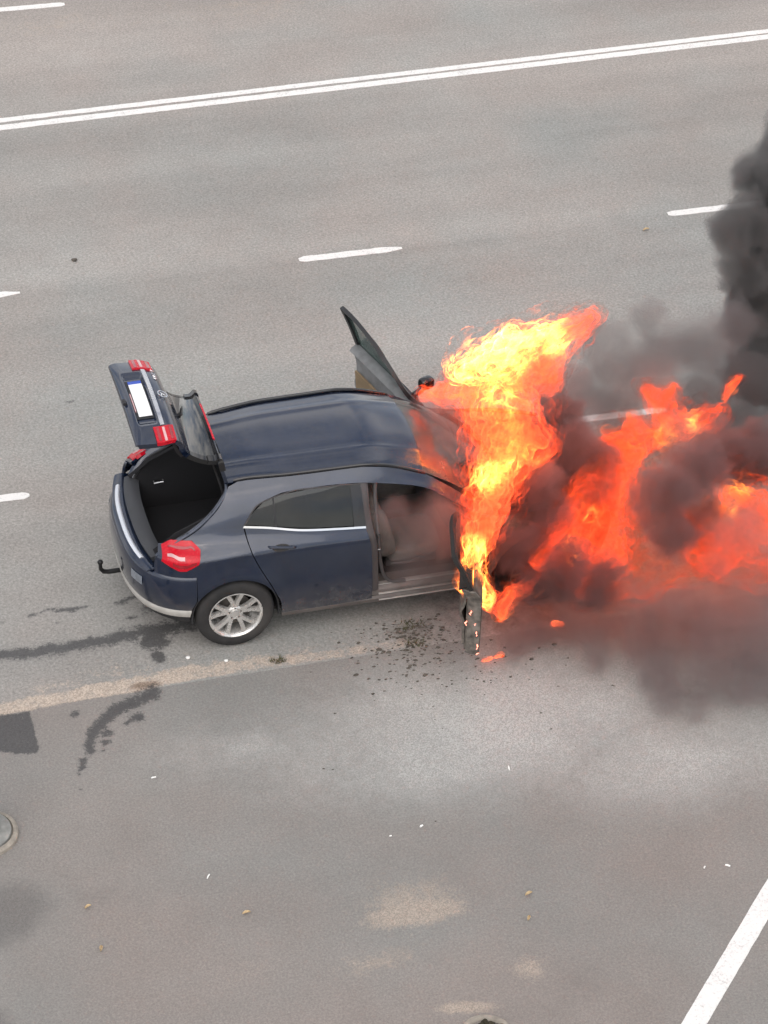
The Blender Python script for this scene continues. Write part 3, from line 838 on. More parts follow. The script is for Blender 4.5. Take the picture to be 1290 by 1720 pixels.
# ---- tail lamps on the body
for s in (-1, 1):
    fl = s > 0
    o2 = side_patch([(-.60, .925), (-.47, .862), (-.415, .865), (-.31, .925)], [(-.575, 1.0), (-.50, 1.05), (-.335, 1.06), (-.275, 1.005)], [(-.60, .925), (-.575, 1.0)], [(-.31, .925), (-.275, 1.005)], 22, 14, s=s, smooth=False)
    u = np.linspace(0, 1, 22)[:, None, None]; v = np.linspace(0, 1, 14)[None, :, None]
    bulge = .010 + .008 * (np.clip(1 - (2 * u - 1)**4, 0, 1) * np.clip(1 - (2 * v - 1)**4, 0, 1))
    nrm = gnorm(o2) * (1 if fl else 1)
    if np.sign(nrm[10, 7, 1]) != s: nrm = -nrm
    lm = MB().slab(o2 + nrm * bulge, .03, flip=fl).build('tail_lamp', REDL, CAR, smooth=60)
    seg = (o2 + nrm * (bulge + .003))
    MB().slab(seg[3:13, 6:8], .004, flip=fl).build('lamp_bar', LENSW, lm)
    MB().slab(seg[6:20, 2:5], .004, flip=fl).build('lamp_band', REDD, lm)
    MB().slab(seg[4:19, 9:11], .004, flip=fl).build('lamp_band', REDD, lm)
    # water gutter and rubber along the boot opening
    op = resample([(-.62, .52, .80), (-.60, .56, .87), (-.52, .60, .97), (-.445, .635, 1.04), (-.33, .63, 1.105), (-.2, .615, 1.195), (-.08, .585, 1.31), (.01, .52, 1.42), (.03, .40, 1.455)], 40)
    gt = MB()
    G = np.stack([np.stack([op[:, 0] + dx, s * (op[:, 1] + dy), op[:, 2] + dz], -1) for dx, dy, dz in ((-.01, .045, .0), (-.012, .02, -.004), (.012, .0, -.03), (-.005, -.03, -.03))], 1)
    gt.slab(G, .012, flip=not fl)
    gt.build('boot_gutter', simple('gutter_paint', (0.10, 0.115, 0.15), 0.35, coat=0.5) if s < 0 else BLUE, CAR, smooth=60)
    MB().tube([(x + .006, s * (y - .03), z - .022) for x, y, z in op], .011, 7).build('boot_seal', PLAST, CAR)
    # gas strut
    MB().tube([(-.02, s * .53, 1.36), (-.06, s * .51, 1.52), (-.10, s * .49, 1.66)], [.010, .010, .006], 8).build('gas_strut', STEELB, CAR)

# ---- boot and cabin
bt = MB()
bt.box((-.17, 0, .545), (.95, 1.08, .02))
bt.box((-.62, 0, .67), (.03, 1.06, .27))
bt.build('boot_floor', CARPET, CAR, smooth=0)
for s in (-1, 1):
    q = MB()
    G = np.array([[(x, s * y, z) for z, y in ((.55, .50), (.80, .50), (1.0, .56), (1.2, .53))] for x in (-.62, -.45, -.2, .1, .32)])
    G[0, 2:, 2] = (.86, .88); G[1, 3, 2] = 1.03; G[1, 2, 2] = .97
    G[2, 3, 2] = 1.15
    q.slab(G, .03, flip=s < 0)
    q.build('boot_side_lining', CARPET, CAR)
    hk2 = MB().tube([(-.42, s * .49, .84), (-.42, s * .46, .84), (-.34, s * .46, .845), (-.34, s * .49, .845)], .007, 6)
    hk2.build('bag_hook', SILVER, CAR)
MB().box((-.50, -.47, .80), (.10, .03, .09)).build('boot_socket', REFL, CAR, smooth=0, bevel=.006)

def cushion(name, mat, c, size, rot=0.0, tilt=0.0, parent=None, pw=4.0):
    """softened box (superellipsoid) leaned back about Y"""
    n, m = 14, 20
    G = np.zeros((n, m, 3))
    for i, a in enumerate(np.linspace(-math.pi / 2, math.pi / 2, n)):
        for j, b in enumerate(np.linspace(0, 2 * math.pi, m, endpoint=False)):
            f = lambda t, e: math.copysign(abs(t)**e, t)
            e = 2 / pw
            G[i, j] = (f(math.cos(a), e) * f(math.cos(b), e), f(math.cos(a), e) * f(math.sin(b), e), f(math.sin(a), e))
    G *= np.array(size) / 2
    ct, st_ = math.cos(tilt), math.sin(tilt)
    x, z = G[..., 0].copy(), G[..., 2].copy()
    G[..., 0], G[..., 2] = x * ct - z * st_, x * st_ + z * ct
    G += np.array(c)
    return MB().grid(G, cv=True).build(name, mat, parent, smooth=60)
for s in (-1, 1):
    seat = cushion('front_seat', CLOTH, (1.66, s * .37, .50), (.52, .50, .16), tilt=.12, parent=CAR)
    cushion('backrest', CLOTH, (1.33, s * .37, .80), (.17, .48, .66), tilt=.28, parent=seat)
    cushion('side_bolster', CLOTH, (1.36, s * .37 - .22, .76), (.18, .10, .50), tilt=.28, parent=seat)
    cushion('side_bolster', CLOTH, (1.36, s * .37 + .22, .76), (.18, .10, .50), tilt=.28, parent=seat)
    cushion('headrest', CLOTH, (1.215, s * .37, 1.20), (.10, .27, .19), tilt=.2, parent=seat)
    MB().tube([(1.24, s * .37 - .06, 1.05), (1.22, s * .37 - .06, 1.15)], .007, 6).build('headrest_post', SILVER, seat)
    MB().tube([(1.24, s * .37 + .06, 1.05), (1.22, s * .37 + .06, 1.15)], .007, 6).build('headrest_post', SILVER, seat)
    MB().box((1.64, s * .37, .41), (.46, .40, .09)).build('seat_base', DARKC, seat, bevel=.01)
    cushion('rear_backrest', DARKC, (.37, s * .30, .80), (.16, .58, .62), tilt=.35, parent=CAR)
    cushion('rear_headrest', DARKC, (.24, s * .32, 1.13), (.10, .26, .14), tilt=.2, parent=CAR)
cushion('rear_bench', DARKC, (.66, 0, .52), (.56, 1.24, .18), tilt=.1, parent=CAR)
cushion('centre_console', DARKC, (1.85, 0, .48), (.95, .22, .26), parent=CAR, pw=7)
dash = cushion('dashboard', CHAR, (2.14, 0, .82), (.42, 1.42, .34), parent=CAR, pw=5)
sw = MB()
ring = np.linspace(0, 2 * math.pi, 28)
sw.tube([(1.80 + .07 * math.sin(a), .37 + .18 * math.cos(a), .88 + .165 * math.sin(a)) for a in ring], .014, 7, caps=False)
sw.box((1.83, .37, .88), (.05, .14, .10)); sw.box((1.82, .37, .88), (.02, .34, .03)); sw.tube([(1.83, .37, .88), (2.02, .37, .78)], .03, 8)
sw.build('steering_wheel', CHAR, dash)
fp = MB()
fp.box((1.1, 0, .27), (2.4, 1.56, .03)); fp.box((2.3, 0, .62), (.03, 1.5, .70)); fp.box((.42, 0, .40), (.04, 1.5, .26))
fp.build('cabin_floor', DARKC, CAR, smooth=0)
hl = MB()
X, Y = np.meshgrid(np.linspace(.12, 1.66, 12), np.linspace(-1, 1, 13), indexing='ij')
Yw = Y * (hermite(SX, SK[:, 7, 1], X) - .03)
hl.slab(np.stack([X, Yw, roof_z(X, Yw) - .045], -1), .01)
hl.build('headlining', simple('headlining_cloth', (0.20, 0.19, 0.18), 0.95), CAR)
for s in (-1, 1):
    MB().box((1.56, s * .30, 1.355), (.16, .36, .014), Matrix.Rotation(.35, 3, 'Y')).build('sun_visor', MATTEG, CAR, smooth=0, bevel=.004)
MB().tube([(1.20, -.70, 1.20), (1.215, -.73, .95), (1.235, -.76, .62)], .014, 6).build('seat_belt', DARKC, CAR)
MB().tube([(1.45, -.60, .42), (1.6, -.635, .44), (1.75, -.62, .47), (1.80, -.56, .52)], .012, 6).build('seat_lever', MATTEG, CAR)

# ---- raised tailgate, built in its open position
TG = empty('tailgate', (0.02, 0, 1.47), CAR)
TGI = Matrix.Translation((-0.02, 0, -1.47))
#  (s, X, Z, half width, drop at the edges)
TP = np.array([(0, .025, 1.485, .515, .02), (.12, -.012, 1.635, .525, .03), (.225, -.046, 1.765, .505, .04), (.25, -.078, 1.742, .495, .045), (.42, -.275, 1.825, .475, .055), (.52, -.338, 1.925, .525, .05), (.60, -.362, 2.01, .55, .055),
               (.70, -.425, 2.082, .575, .06), (.76, -.492, 2.10, .600, .065), (.80, -.53, 2.103, .612, .065), (.96, -.68, 2.10, .612, .055), (1.05, -.755, 2.068, .60, .028), (1.075, -.765, 2.045, .592, .02)])
def tg(s_, y, lift=0.0):
    """point on the outer skin: s along the profile, y in -1..1 across"""
    s_, y = np.broadcast_arrays(np.asarray(s_, float), np.asarray(y, float))
    def at(q):
        x, z, w, d = (hermite(TP[:, 0], TP[:, k], q) for k in (1, 2, 3, 4))
        return np.stack([x, y * w, z - d * np.abs(y)**2.2], -1)
    P = at(s_)
    if np.any(lift):
        e = 1e-3
        a = at(s_ + e) - at(s_ - e)
        n = np.stack([a[..., 2], 0 * a[..., 0], -a[..., 0]], -1)
        n /= np.linalg.norm(n, axis=-1, keepdims=True)
        n = np.where(n[..., 2:3] < 0, -n, n)
        P = P + n * np.asarray(lift)[..., None] if np.ndim(lift) else P + n * lift
    return P
def tg_part(name, mat, s0, s1, y0, y1, ns, ny, lift=0.0, t=.012, parent=TG, smooth=50):
    S_, Y_ = np.meshgrid(np.linspace(s0, s1, ns), np.linspace(y0, y1, ny), indexing='ij')
    G = tg(S_, Y_, lift)
    flip = gnorm(G)[ns // 2, ny // 2, 2] < 0
    return MB().slab(G, t, flip=flip).build(name, mat, parent, smooth=smooth, xf=TGI if parent == TG or parent.parent == TG else None)
skin = MB()
def tgs(s0, s1, y0, y1, ns, ny, lift=0.0, t=.05):
    S_, Y_ = np.meshgrid(np.linspace(s0, s1, ns), np.linspace(y0, y1, ny), indexing='ij')
    L_ = lift(S_, Y_) if callable(lift) else lift
    G = tg(S_, Y_, L_)
    skin.slab(G, t, flip=gnorm(G)[ns // 2, ny // 2, 2] < 0)
recess = lambda S_, Y_: -.030 * np.clip((.255 / .6 + .03 - np.abs(Y_) + .16) / .06, 0, 1) * np.clip((S_ - .795) / .02, 0, 1) * np.clip((.985 - S_) / .025, 0, 1)
tgs(.435, 1.075, -1, 1, 56, 44, recess, .045)
panel = skin.build('tailgate_panel', BLUE, TG, smooth=45, xf=TGI)
gf = MB()
for s0, s1, y0, y1 in ((.228, .252, -1, 1), (.252, .435, -1, -.90), (.252, .435, .90, 1)):
    S_, Y_ = np.meshgrid(np.linspace(s0, s1, 14), np.linspace(y0, y1, 5 if y1 - y0 < 1 else 31), indexing='ij')
    G = tg(S_, Y_, .004); gf.slab(G, .05, flip=gnorm(G)[7, 2, 2] < 0)
gf.build('glass_frame', GLOSS, TG, xf=TGI)
RGLASS = glass_mat('rear_glass', (0.07, 0.085, 0.075), 0.25, refl=2.4)
tg_part('rear_window', RGLASS, .252, .435, -.895, .895, 14, 26, .002, .006)
hb = MB()
for k in range(6):
    S_ = .275 + k * .027
    hb.tube([tuple(p) for p in tg(np.full(20, S_), np.linspace(-.85, .85, 20), -.012)], .0012, 4)
hb.build('heating_wires', MATTEG, TG, xf=TGI, smooth=0)
tg_part('inner_trim', PLAST, .44, 1.05, -.93, .93, 14, 22, -.055, .03)
# plate in its recess
P0 = tg_part('plate_holder', PLAST, .808, .975, -.46, .46, 8, 20, -.022, .006)
def plate(name, mat, y0, y1, s0, s1, lift):
    return tg_part(name, mat, s0, s1, y0, y1, 4, 8, lift, .004)
pw_ = plate('number_plate', PLATEW, -.425, .345, .825, .945, -.012)
plate('plate_band', PLATEB, .345, .425, .825, .945, -.012)
tg_part('plate_lamp', LENSW, .955, .966, -.30, .12, 3, 8, -.012, .01)
tg_part('chrome_bar', SILVER, .757, .792, -.69, .69, 4, 30, .012, .02)
bl = MB().tube([tuple(p) for p in tg(np.full(10, 1.03), np.linspace(-.12, -.02, 10), .012)], .016, 8)
bl.build('opener_switch', PLAST, TG, xf=TGI)
for s in (-1, 1):
    lm = tg_part('tailgate_lamp', REDL, .70, .86, s * .72, s * 1.015, 10, 10, .016, .04)
    S_, Y_ = np.meshgrid(np.linspace(.766, .788, 4), np.linspace(s * .75, s * 1.0, 8), indexing='ij')
    G = tg(S_, Y_, .021); MB().slab(G, .006, flip=gnorm(G)[2, 4, 2] < 0).build('lamp_bar', LENSW, lm, xf=TGI)
    for a_, b_ in ((.715, .735), (.815, .84)):
        S_, Y_ = np.meshgrid(np.linspace(a_, b_, 4), np.linspace(s * .74, s * .99, 8), indexing='ij')
        G = tg(S_, Y_, .019); MB().slab(G, .005, flip=gnorm(G)[2, 4, 2] < 0).build('lamp_band', REDD, lm, xf=TGI)
# round badge with three points, and raised lettering beside it
c = tg(.70, 0.0, .012); a_ = tg(.72, 0.0, .012) - tg(.68, 0.0, .012); a_ = a_ / np.linalg.norm(a_)
up_ = -a_; lf = np.array([0, 1.0, 0]); nn = np.cross(up_, lf); nn = nn if nn[2] > 0 else -nn
bd = MB()
R1, R2 = .046, .039
th = np.linspace(0, 2 * math.pi, 36, endpoint=False)
bd.grid(np.array([[c + (up_ * math.cos(t) + lf * math.sin(t)) * r_ + nn * h_ for t in th] for r_, h_ in ((R1, 0), (R1, .006), (R2, .006), (R2, 0))]), cv=True)
for k in range(3):
    t0 = k * 2 * math.pi / 3
    d1 = up_ * math.cos(t0) + lf * math.sin(t0)
    for sg in (-1, 1):
        d2 = up_ * math.cos(t0 + sg * math.pi / 3) + lf * math.sin(t0 + sg * math.pi / 3)
        bd.add([c + nn * .009, c + d1 * R2, c + d2 * .010 + nn * .002], [(0, 1, 2)])
bd.build('badge', CHROME, TG, xf=TGI, smooth=0, weld=False)
def stroke(pts, s0, y0, h=.030, w=.030, r=.0032):
    MB().tube([tuple(tg(s0 - q[1] * h, y0 - q[0] * w / .58, .008)) for q in pts], r, 5).build('letter', CHROME, TG, xf=TGI, smooth=0)
for i, gl in enumerate(([(.9, .8), (.5, 1), (.1, .7), (.1, .3), (.5, 0), (.9, .2), (.9, .5), (.55, .5)], [(.1, 1), (.1, 0), (.8, 0)], [(.05, 0), (.5, 1), (.95, 0)], [(.1, .8), (.5, 1), (.85, .75), (.1, 0), (.9, 0)], [(.5, 1), (.1, .6), (.3, 0), (.7, 0), (.9, .5), (.5, 1)], [(.5, 1), (.1, .6), (.3, 0), (.7, 0), (.9, .5), (.5, 1)])):
    stroke(gl, .715, .86 - i * .068 - (.03 if i > 2 else 0))
# spoiler, lifted with the gate, and the high brake lamp on its trailing edge
tg_part('spoiler', BLUE, 0.0, .226, -1, 1, 14, 31, .0, .03)
for s in (-1, 1):
    tg_part('spoiler_cheek', GLOSS, .13, .30, s * .90, s * 1.03, 10, 5, .016, .05)
tg_part('brake_lamp', REDL, .204, .226, -.52, .52, 4, 20, .008, .012)
wp = MB().tube([tuple(tg(.445, 0.02, .02)), tuple(tg(.40, .10, .016)), tuple(tg(.36, .46, .012))], [.016, .009, .005], 7)
wp.build('rear_wiper', PLAST, TG, xf=TGI)

# ---- front doors, both swung wide open
def wt2(x): return float(hermite([1.17, 1.3, 1.5, 1.7, 1.9, 2.06, 2.15], [1.365, 1.385, 1.378, 1.34, 1.25, 1.11, .99], x))
def front_door(s, ang, burnt):
    fl = s > 0
    root = empty('front_door', (2.17, s * .862, 0), CAR)
    inv = Matrix.Translation((-2.17, -s * .862, 0))
    root.rotation_euler = (0, 0, -s * math.radians(ang))
    root.scale = (1.06, 1.0, 1.0) if s < 0 else (1.035, 1.0, 1.055)
    sk_ = BURNT if burnt else BLUE
    d = MB()
    d.slab(side_patch([(1.215, .30), (1.5, .285), (1.9, .285), (2.20, .31)], [(x, belt(x)) for x in (1.155, 1.4, 1.7, 2.0, 2.16)], [(1.215, .30), (1.21, .6), (1.197, .85), (1.155, belt(1.155))], [(2.20, .31), (2.21, .6), (2.19, .85), (2.16, belt(2.16))], 26, 16, off=.003, s=s), .03, flip=fl)
    d.build('door_skin', sk_, root, smooth=50, xf=inv)
    d = MB()
    d.slab(side_patch([(1.25, .32), (1.5, .305), (2.15, .33)], [(x, belt(x) - .005) for x in (1.18, 1.4, 1.7, 2.0, 2.13)], [(1.25, .32), (1.24, .6), (1.225, .85), (1.18, belt(1.18) - .005)], [(2.15, .33), (2.15, .6), (2.13, .85), (2.13, belt(2.13) - .005)], 20, 12, off=-.075, s=s), .05, flip=fl)
    d.build('door_inner_shell', ASHD if burnt else MATTEG, root, smooth=50, xf=inv)
    tr = MB()
    G = side_patch([(1.28, .36), (1.6, .34), (2.12, .36)], [(x, belt(x) - .012) for x in (1.20, 1.5, 1.9, 2.11)], [(1.28, .36), (1.27, .6), (1.245, .85), (1.20, belt(1.2) - .012)], [(2.12, .36), (2.11, .6), (2.11, belt(2.11) - .012)], 20, 14, off=-.13, s=s)
    v = np.linspace(0, 1, 14)[None, :]
    G[..., 1] += -s * (.035 * np.exp(-((v - .52) / .10)**2) - .05 * np.clip((v - .9) / .1, 0, 1))
    tr.slab(G, .02, flip=fl)
    trim = tr.build('door_trim', ASHD if burnt else DOORG, root, smooth=50, xf=inv)
    # top of the trim, closing the door up to the glass
    bx_ = np.linspace(1.19, 2.12, 20); bz_ = np.array([belt(x) for x in bx_])
    G = np.stack([np.stack([bx_, s * (side_y(bx_, bz_) + o_), bz_ + dz], -1) for o_, dz in ((-.034, .004), (-.06, .006), (-.095, -.004), (-.135, -.03))], 1)
    MB().slab(G, .012, flip=not fl).build('trim_top', CHAR if burnt else DOORG, root, xf=inv)
    MB().tube([(x, s * (float(side_y(x, z)) - .040), z + .010) for x, z in zip(bx_, bz_)], .008, 6).build('glass_seal', PLAST, root, xf=inv)
    # window frame and glass
    k_ = 0.0 if burnt else 1.0
    def lean(x, y, z):
        t = np.clip((z - 1.0) / .37, 0, 1) * k_
        return x - .045 * t * t, y - s * .005 * t, z + .095 * t
    def frame_pt(x, z): return tuple(float(q) for q in lean(x, s * (side_y(x, z) - .02), z))
    outer = resample([(1.158, belt(1.158)), (1.150, 1.2), (1.155, 1.30), (1.17, 1.365)] + [(x, wt2(x)) for x in (1.25, 1.35, 1.5, 1.6, 1.7, 1.8, 1.9, 2.0, 2.08)] + [(2.15, belt(2.15))], 44, False)
    wdt = np.interp(np.linspace(0, 1, 44), [0, .25, .4, .8, 1], [.05, .045, .035, .03, .025])
    ctr = np.array([1.62, 1.10])
    inn = outer + (ctr - outer) / np.linalg.norm(ctr - outer, axis=1)[:, None] * wdt[:, None]
    inn[:, 1] = np.maximum(inn[:, 1], belt(1.6) + .0)
    G = np.array([[frame_pt(*o_), frame_pt(*i_)] for o_, i_ in zip(outer, inn)])
    fr = MB().slab(G, .035, flip=not fl).build('window_frame', CHAR if burnt else PLAST, root, xf=inv)
    if not burnt:
        Gw = side_patch([(x, belt(x) + .0) for x in (1.19, 1.5, 1.8, 2.10)], [(x, wt2(x) - .02) for x in (1.195, 1.4, 1.6, 1.9, 2.05)], [(1.19, belt(1.19)), (1.195, wt2(1.195) - .02)], [(2.10, belt(2.1)), (2.05, wt2(2.05) - .02)], 18, 10, off=-.03, s=s)
        Gw = np.stack(lean(Gw[..., 0], Gw[..., 1], Gw[..., 2]), -1)
        MB().slab(Gw, .005, flip=fl).build('window', GREENG, root, xf=inv)
        G = side_patch([(1.30, .66), (1.6, .66), (1.95, .67)], [(1.27, .84), (1.6, .82), (1.95, .80)], [(1.30, .66), (1.27, .84)], [(1.95, .67), (1.95, .80)], 12, 6, off=-.168, s=s)
        MB().slab(G, .02, flip=fl).build('cloth_insert', TAN, root, xf=inv)
        G = side_patch([(1.28, .40), (1.6, .38), (2.05, .40)], [(1.30, .60), (1.6, .60), (1.95, .60)], [(1.28, .40), (1.30, .60)], [(2.05, .40), (1.95, .60)], 12, 6, off=-.162, s=s)
        MB().slab(G, .02, flip=fl).build('door_pocket', simple('pale_pocket_trim', (0.26, 0.25, 0.24), 0.6), root, xf=inv)
        MB().tube([frame_pt(x, z)[:1] + (s * (side_y(x, z) - .165),) + (z,) for x, z in resample([(1.66, .815), (1.68, .845), (1.74, .85), (1.86, .825), (2.02, .80)], 16)], .010, 7).build('inner_handle', CHROME, root, xf=inv)
        MB().tube([(x, s * (side_y(x, z) - .175), z) for x, z in ((1.655, .80), (1.66, .75), (1.70, .715))], .017, 7).build('pull_handle', SILVER, root, xf=inv)
        MB().tube([(1.24, s * .83, .62), (1.24, s * .80, .70), (1.235, s * .80, .76)], .012, 6).build('door_latch', SILVER, root, xf=inv)
    # mirror on the front corner
    # latch edge closing the shell
    le = resample([(1.212, .31), (1.207, .6), (1.194, .85), (1.156, belt(1.156) - .01)], 12)
    G = np.stack([np.stack([le[:, 0] + dx, s * (side_y(le[:, 0], le[:, 1]) + o_), le[:, 1]], -1) for dx, o_ in ((.0, -.004), (.006, -.05), (.03, -.11))], 1)
    MB().slab(G, .012, flip=not fl).build('latch_edge', ASHD if burnt else MATTEG, root, xf=inv)
    if burnt:
        er = np.random.default_rng(3)
        for z0, z1, o0 in ((.31, .335, -.012), (.37, .44, -.018), (.50, .60, -.032), (.63, .655, -.05), (.62, .68, -.12), (.74, .79, -.09)):
            zs = np.linspace(z0, z1, 5)
            pts = [(1.206 - .05 * max(0, z - .85) - .004 + er.normal(0, .003), s * (float(side_y(1.2, z)) + o0 + er.normal(0, .005)), z) for z in zs]
            MB().tube(pts, [.002] + list(er.uniform(.003, .0075, 3)) + [.002], 6).build('ember', HOTEM, root, xf=inv)
        return root          # its mirror has burnt away
    mr = MB()
    n, m = 10, 16
    G = np.array([[(2.03 + .050 * math.copysign(abs(math.cos(a))**.6, math.cos(a)) * math.copysign(abs(math.cos(b))**.6, math.cos(b)),
                    s * (.955 + .075 * math.copysign(abs(math.cos(a))**.6, math.cos(a)) * math.copysign(abs(math.sin(b))**.6, math.sin(b))),
                    1.06 + .055 * math.copysign(abs(math.sin(a))**.6, math.sin(a))) for b in np.linspace(0, 2 * math.pi, m, endpoint=False)] for a in np.linspace(-math.pi / 2, math.pi / 2, n)])
    mr.grid(G, cv=True).tube([(2.06, s * .80, 1.0), (2.05, s * .90, 1.03)], .03, 8)
    mr.build('wing_mirror', CHAR if burnt else GLOSS, root, xf=inv, smooth=60)
    return root
front_door(1, 72, False)['label'] = 'open front door on the far side with green glass and tan cloth insert'
front_door(-1, 72, True)['label'] = 'open burnt front door on the near side, seen edge on'

# ---- wheels
def wheel(x, s, burnt):
    root = empty('wheel', (x, s * .785, .343), CAR)
    w = MB()
    prof = [(.225, -.10), (.245, -.112), (.29, -.118), (.325, -.108), (.340, -.085), (.345, -.05), (.346, 0), (.345, .05), (.340, .085), (.325, .108), (.29, .118), (.245, .112), (.225, .10)]
    if burnt: prof = [(.2 + (r_ - .2) * .82, y_ * 1.02) for r_, y_ in prof]
    k = 72
    G = np.array([[(r_ * math.cos(a) * (1 + (.004 if (j % 2 and r_ > .33) else 0)), s * y_, r_ * math.sin(a) * (1 + (.004 if (j % 2 and r_ > .33) else 0))) for r_, y_ in prof] for j, a in enumerate(np.linspace(0, 2 * math.pi, k, endpoint=False))])
    w.grid(G, cu=True)
    w.build('tyre', CHAR if burnt else RUBBER, root, smooth=40)
    rm = MB()
    prof = [(.232, .108), (.236, .114), (.228, .116), (.218, .106), (.208, .07), (.20, .0), (.205, -.09), (.23, -.10)]
    G = np.array([[(r_ * math.cos(a), s * y_, r_ * math.sin(a)) for r_, y_ in prof] for a in np.linspace(0, 2 * math.pi, 48, endpoint=False)])
    rm.grid(G, cu=True)
    rm.build('rim', BURNT if burnt else ALLOY, root, smooth=40)
    dk = MB()
    G = np.array([[(r_ * math.cos(a), s * y_, r_ * math.sin(a)) for r_, y_ in ((.155, .0), (.155, .02), (.06, .025), (.0001, .025))] for a in np.linspace(0, 2 * math.pi, 32, endpoint=False)])
    dk.grid(G, cu=True).build('brake_disc', DISC, root)
    hb_ = MB()
    G = np.array([[(r_ * math.cos(a), s * y_, r_ * math.sin(a)) for r_, y_ in ((.075, .04), (.072, .072), (.055, .082), (.036, .078), (.033, .088), (.0001, .090))] for a in np.linspace(0, 2 * math.pi, 32, endpoint=False)])
    hb_.grid(G, cu=True).build('hub', BURNT if burnt else ALLOY, root)
    me = None
    for i in range(5):
        for q in (-1, 1):
            a0 = 2 * math.pi * i / 5 + .33; a1 = a0 + q * .30; a0 += q * .13
            sp = MB()
            rows = []
            for u in np.linspace(0, 1, 8):
                r_ = .050 + (.222 - .050) * u
                aa = a0 + (a1 - a0) * u
                c_ = np.array([r_ * math.cos(aa), 0, r_ * math.sin(aa)]); tn = np.array([-math.sin(aa), 0, math.cos(aa)])
                hw = .0205 + .004 * (1 - u)**2 + .006 * u**3
                yo = .076 + .022 * u - .0 * u
                rows.append([c_ - tn * hw + np.array([0, s * (yo - .03), 0]), c_ - tn * hw * .75 + np.array([0, s * yo, 0]), c_ + tn * hw * .75 + np.array([0, s * yo, 0]), c_ + tn * hw + np.array([0, s * (yo - .03), 0])])
            sp.grid(np.array(rows), cv=False, flip=False)
            sp.build('spoke', BURNT if burnt else ALLOY, root, smooth=25)
        a = 2 * math.pi * i / 5 + .33
        bo = MB().tube([(.053 * math.cos(a), s * .060, .053 * math.sin(a)), (.053 * math.cos(a), s * .086, .053 * math.sin(a))], .0075, 6)
        bo.build('wheel_bolt', DISC, root)
    return root
wheel(0, -1, False); wheel(0, 1, False); 
for s in (-1, 1):
    w_ = wheel(2.69, s, True); w_.location.z = .295

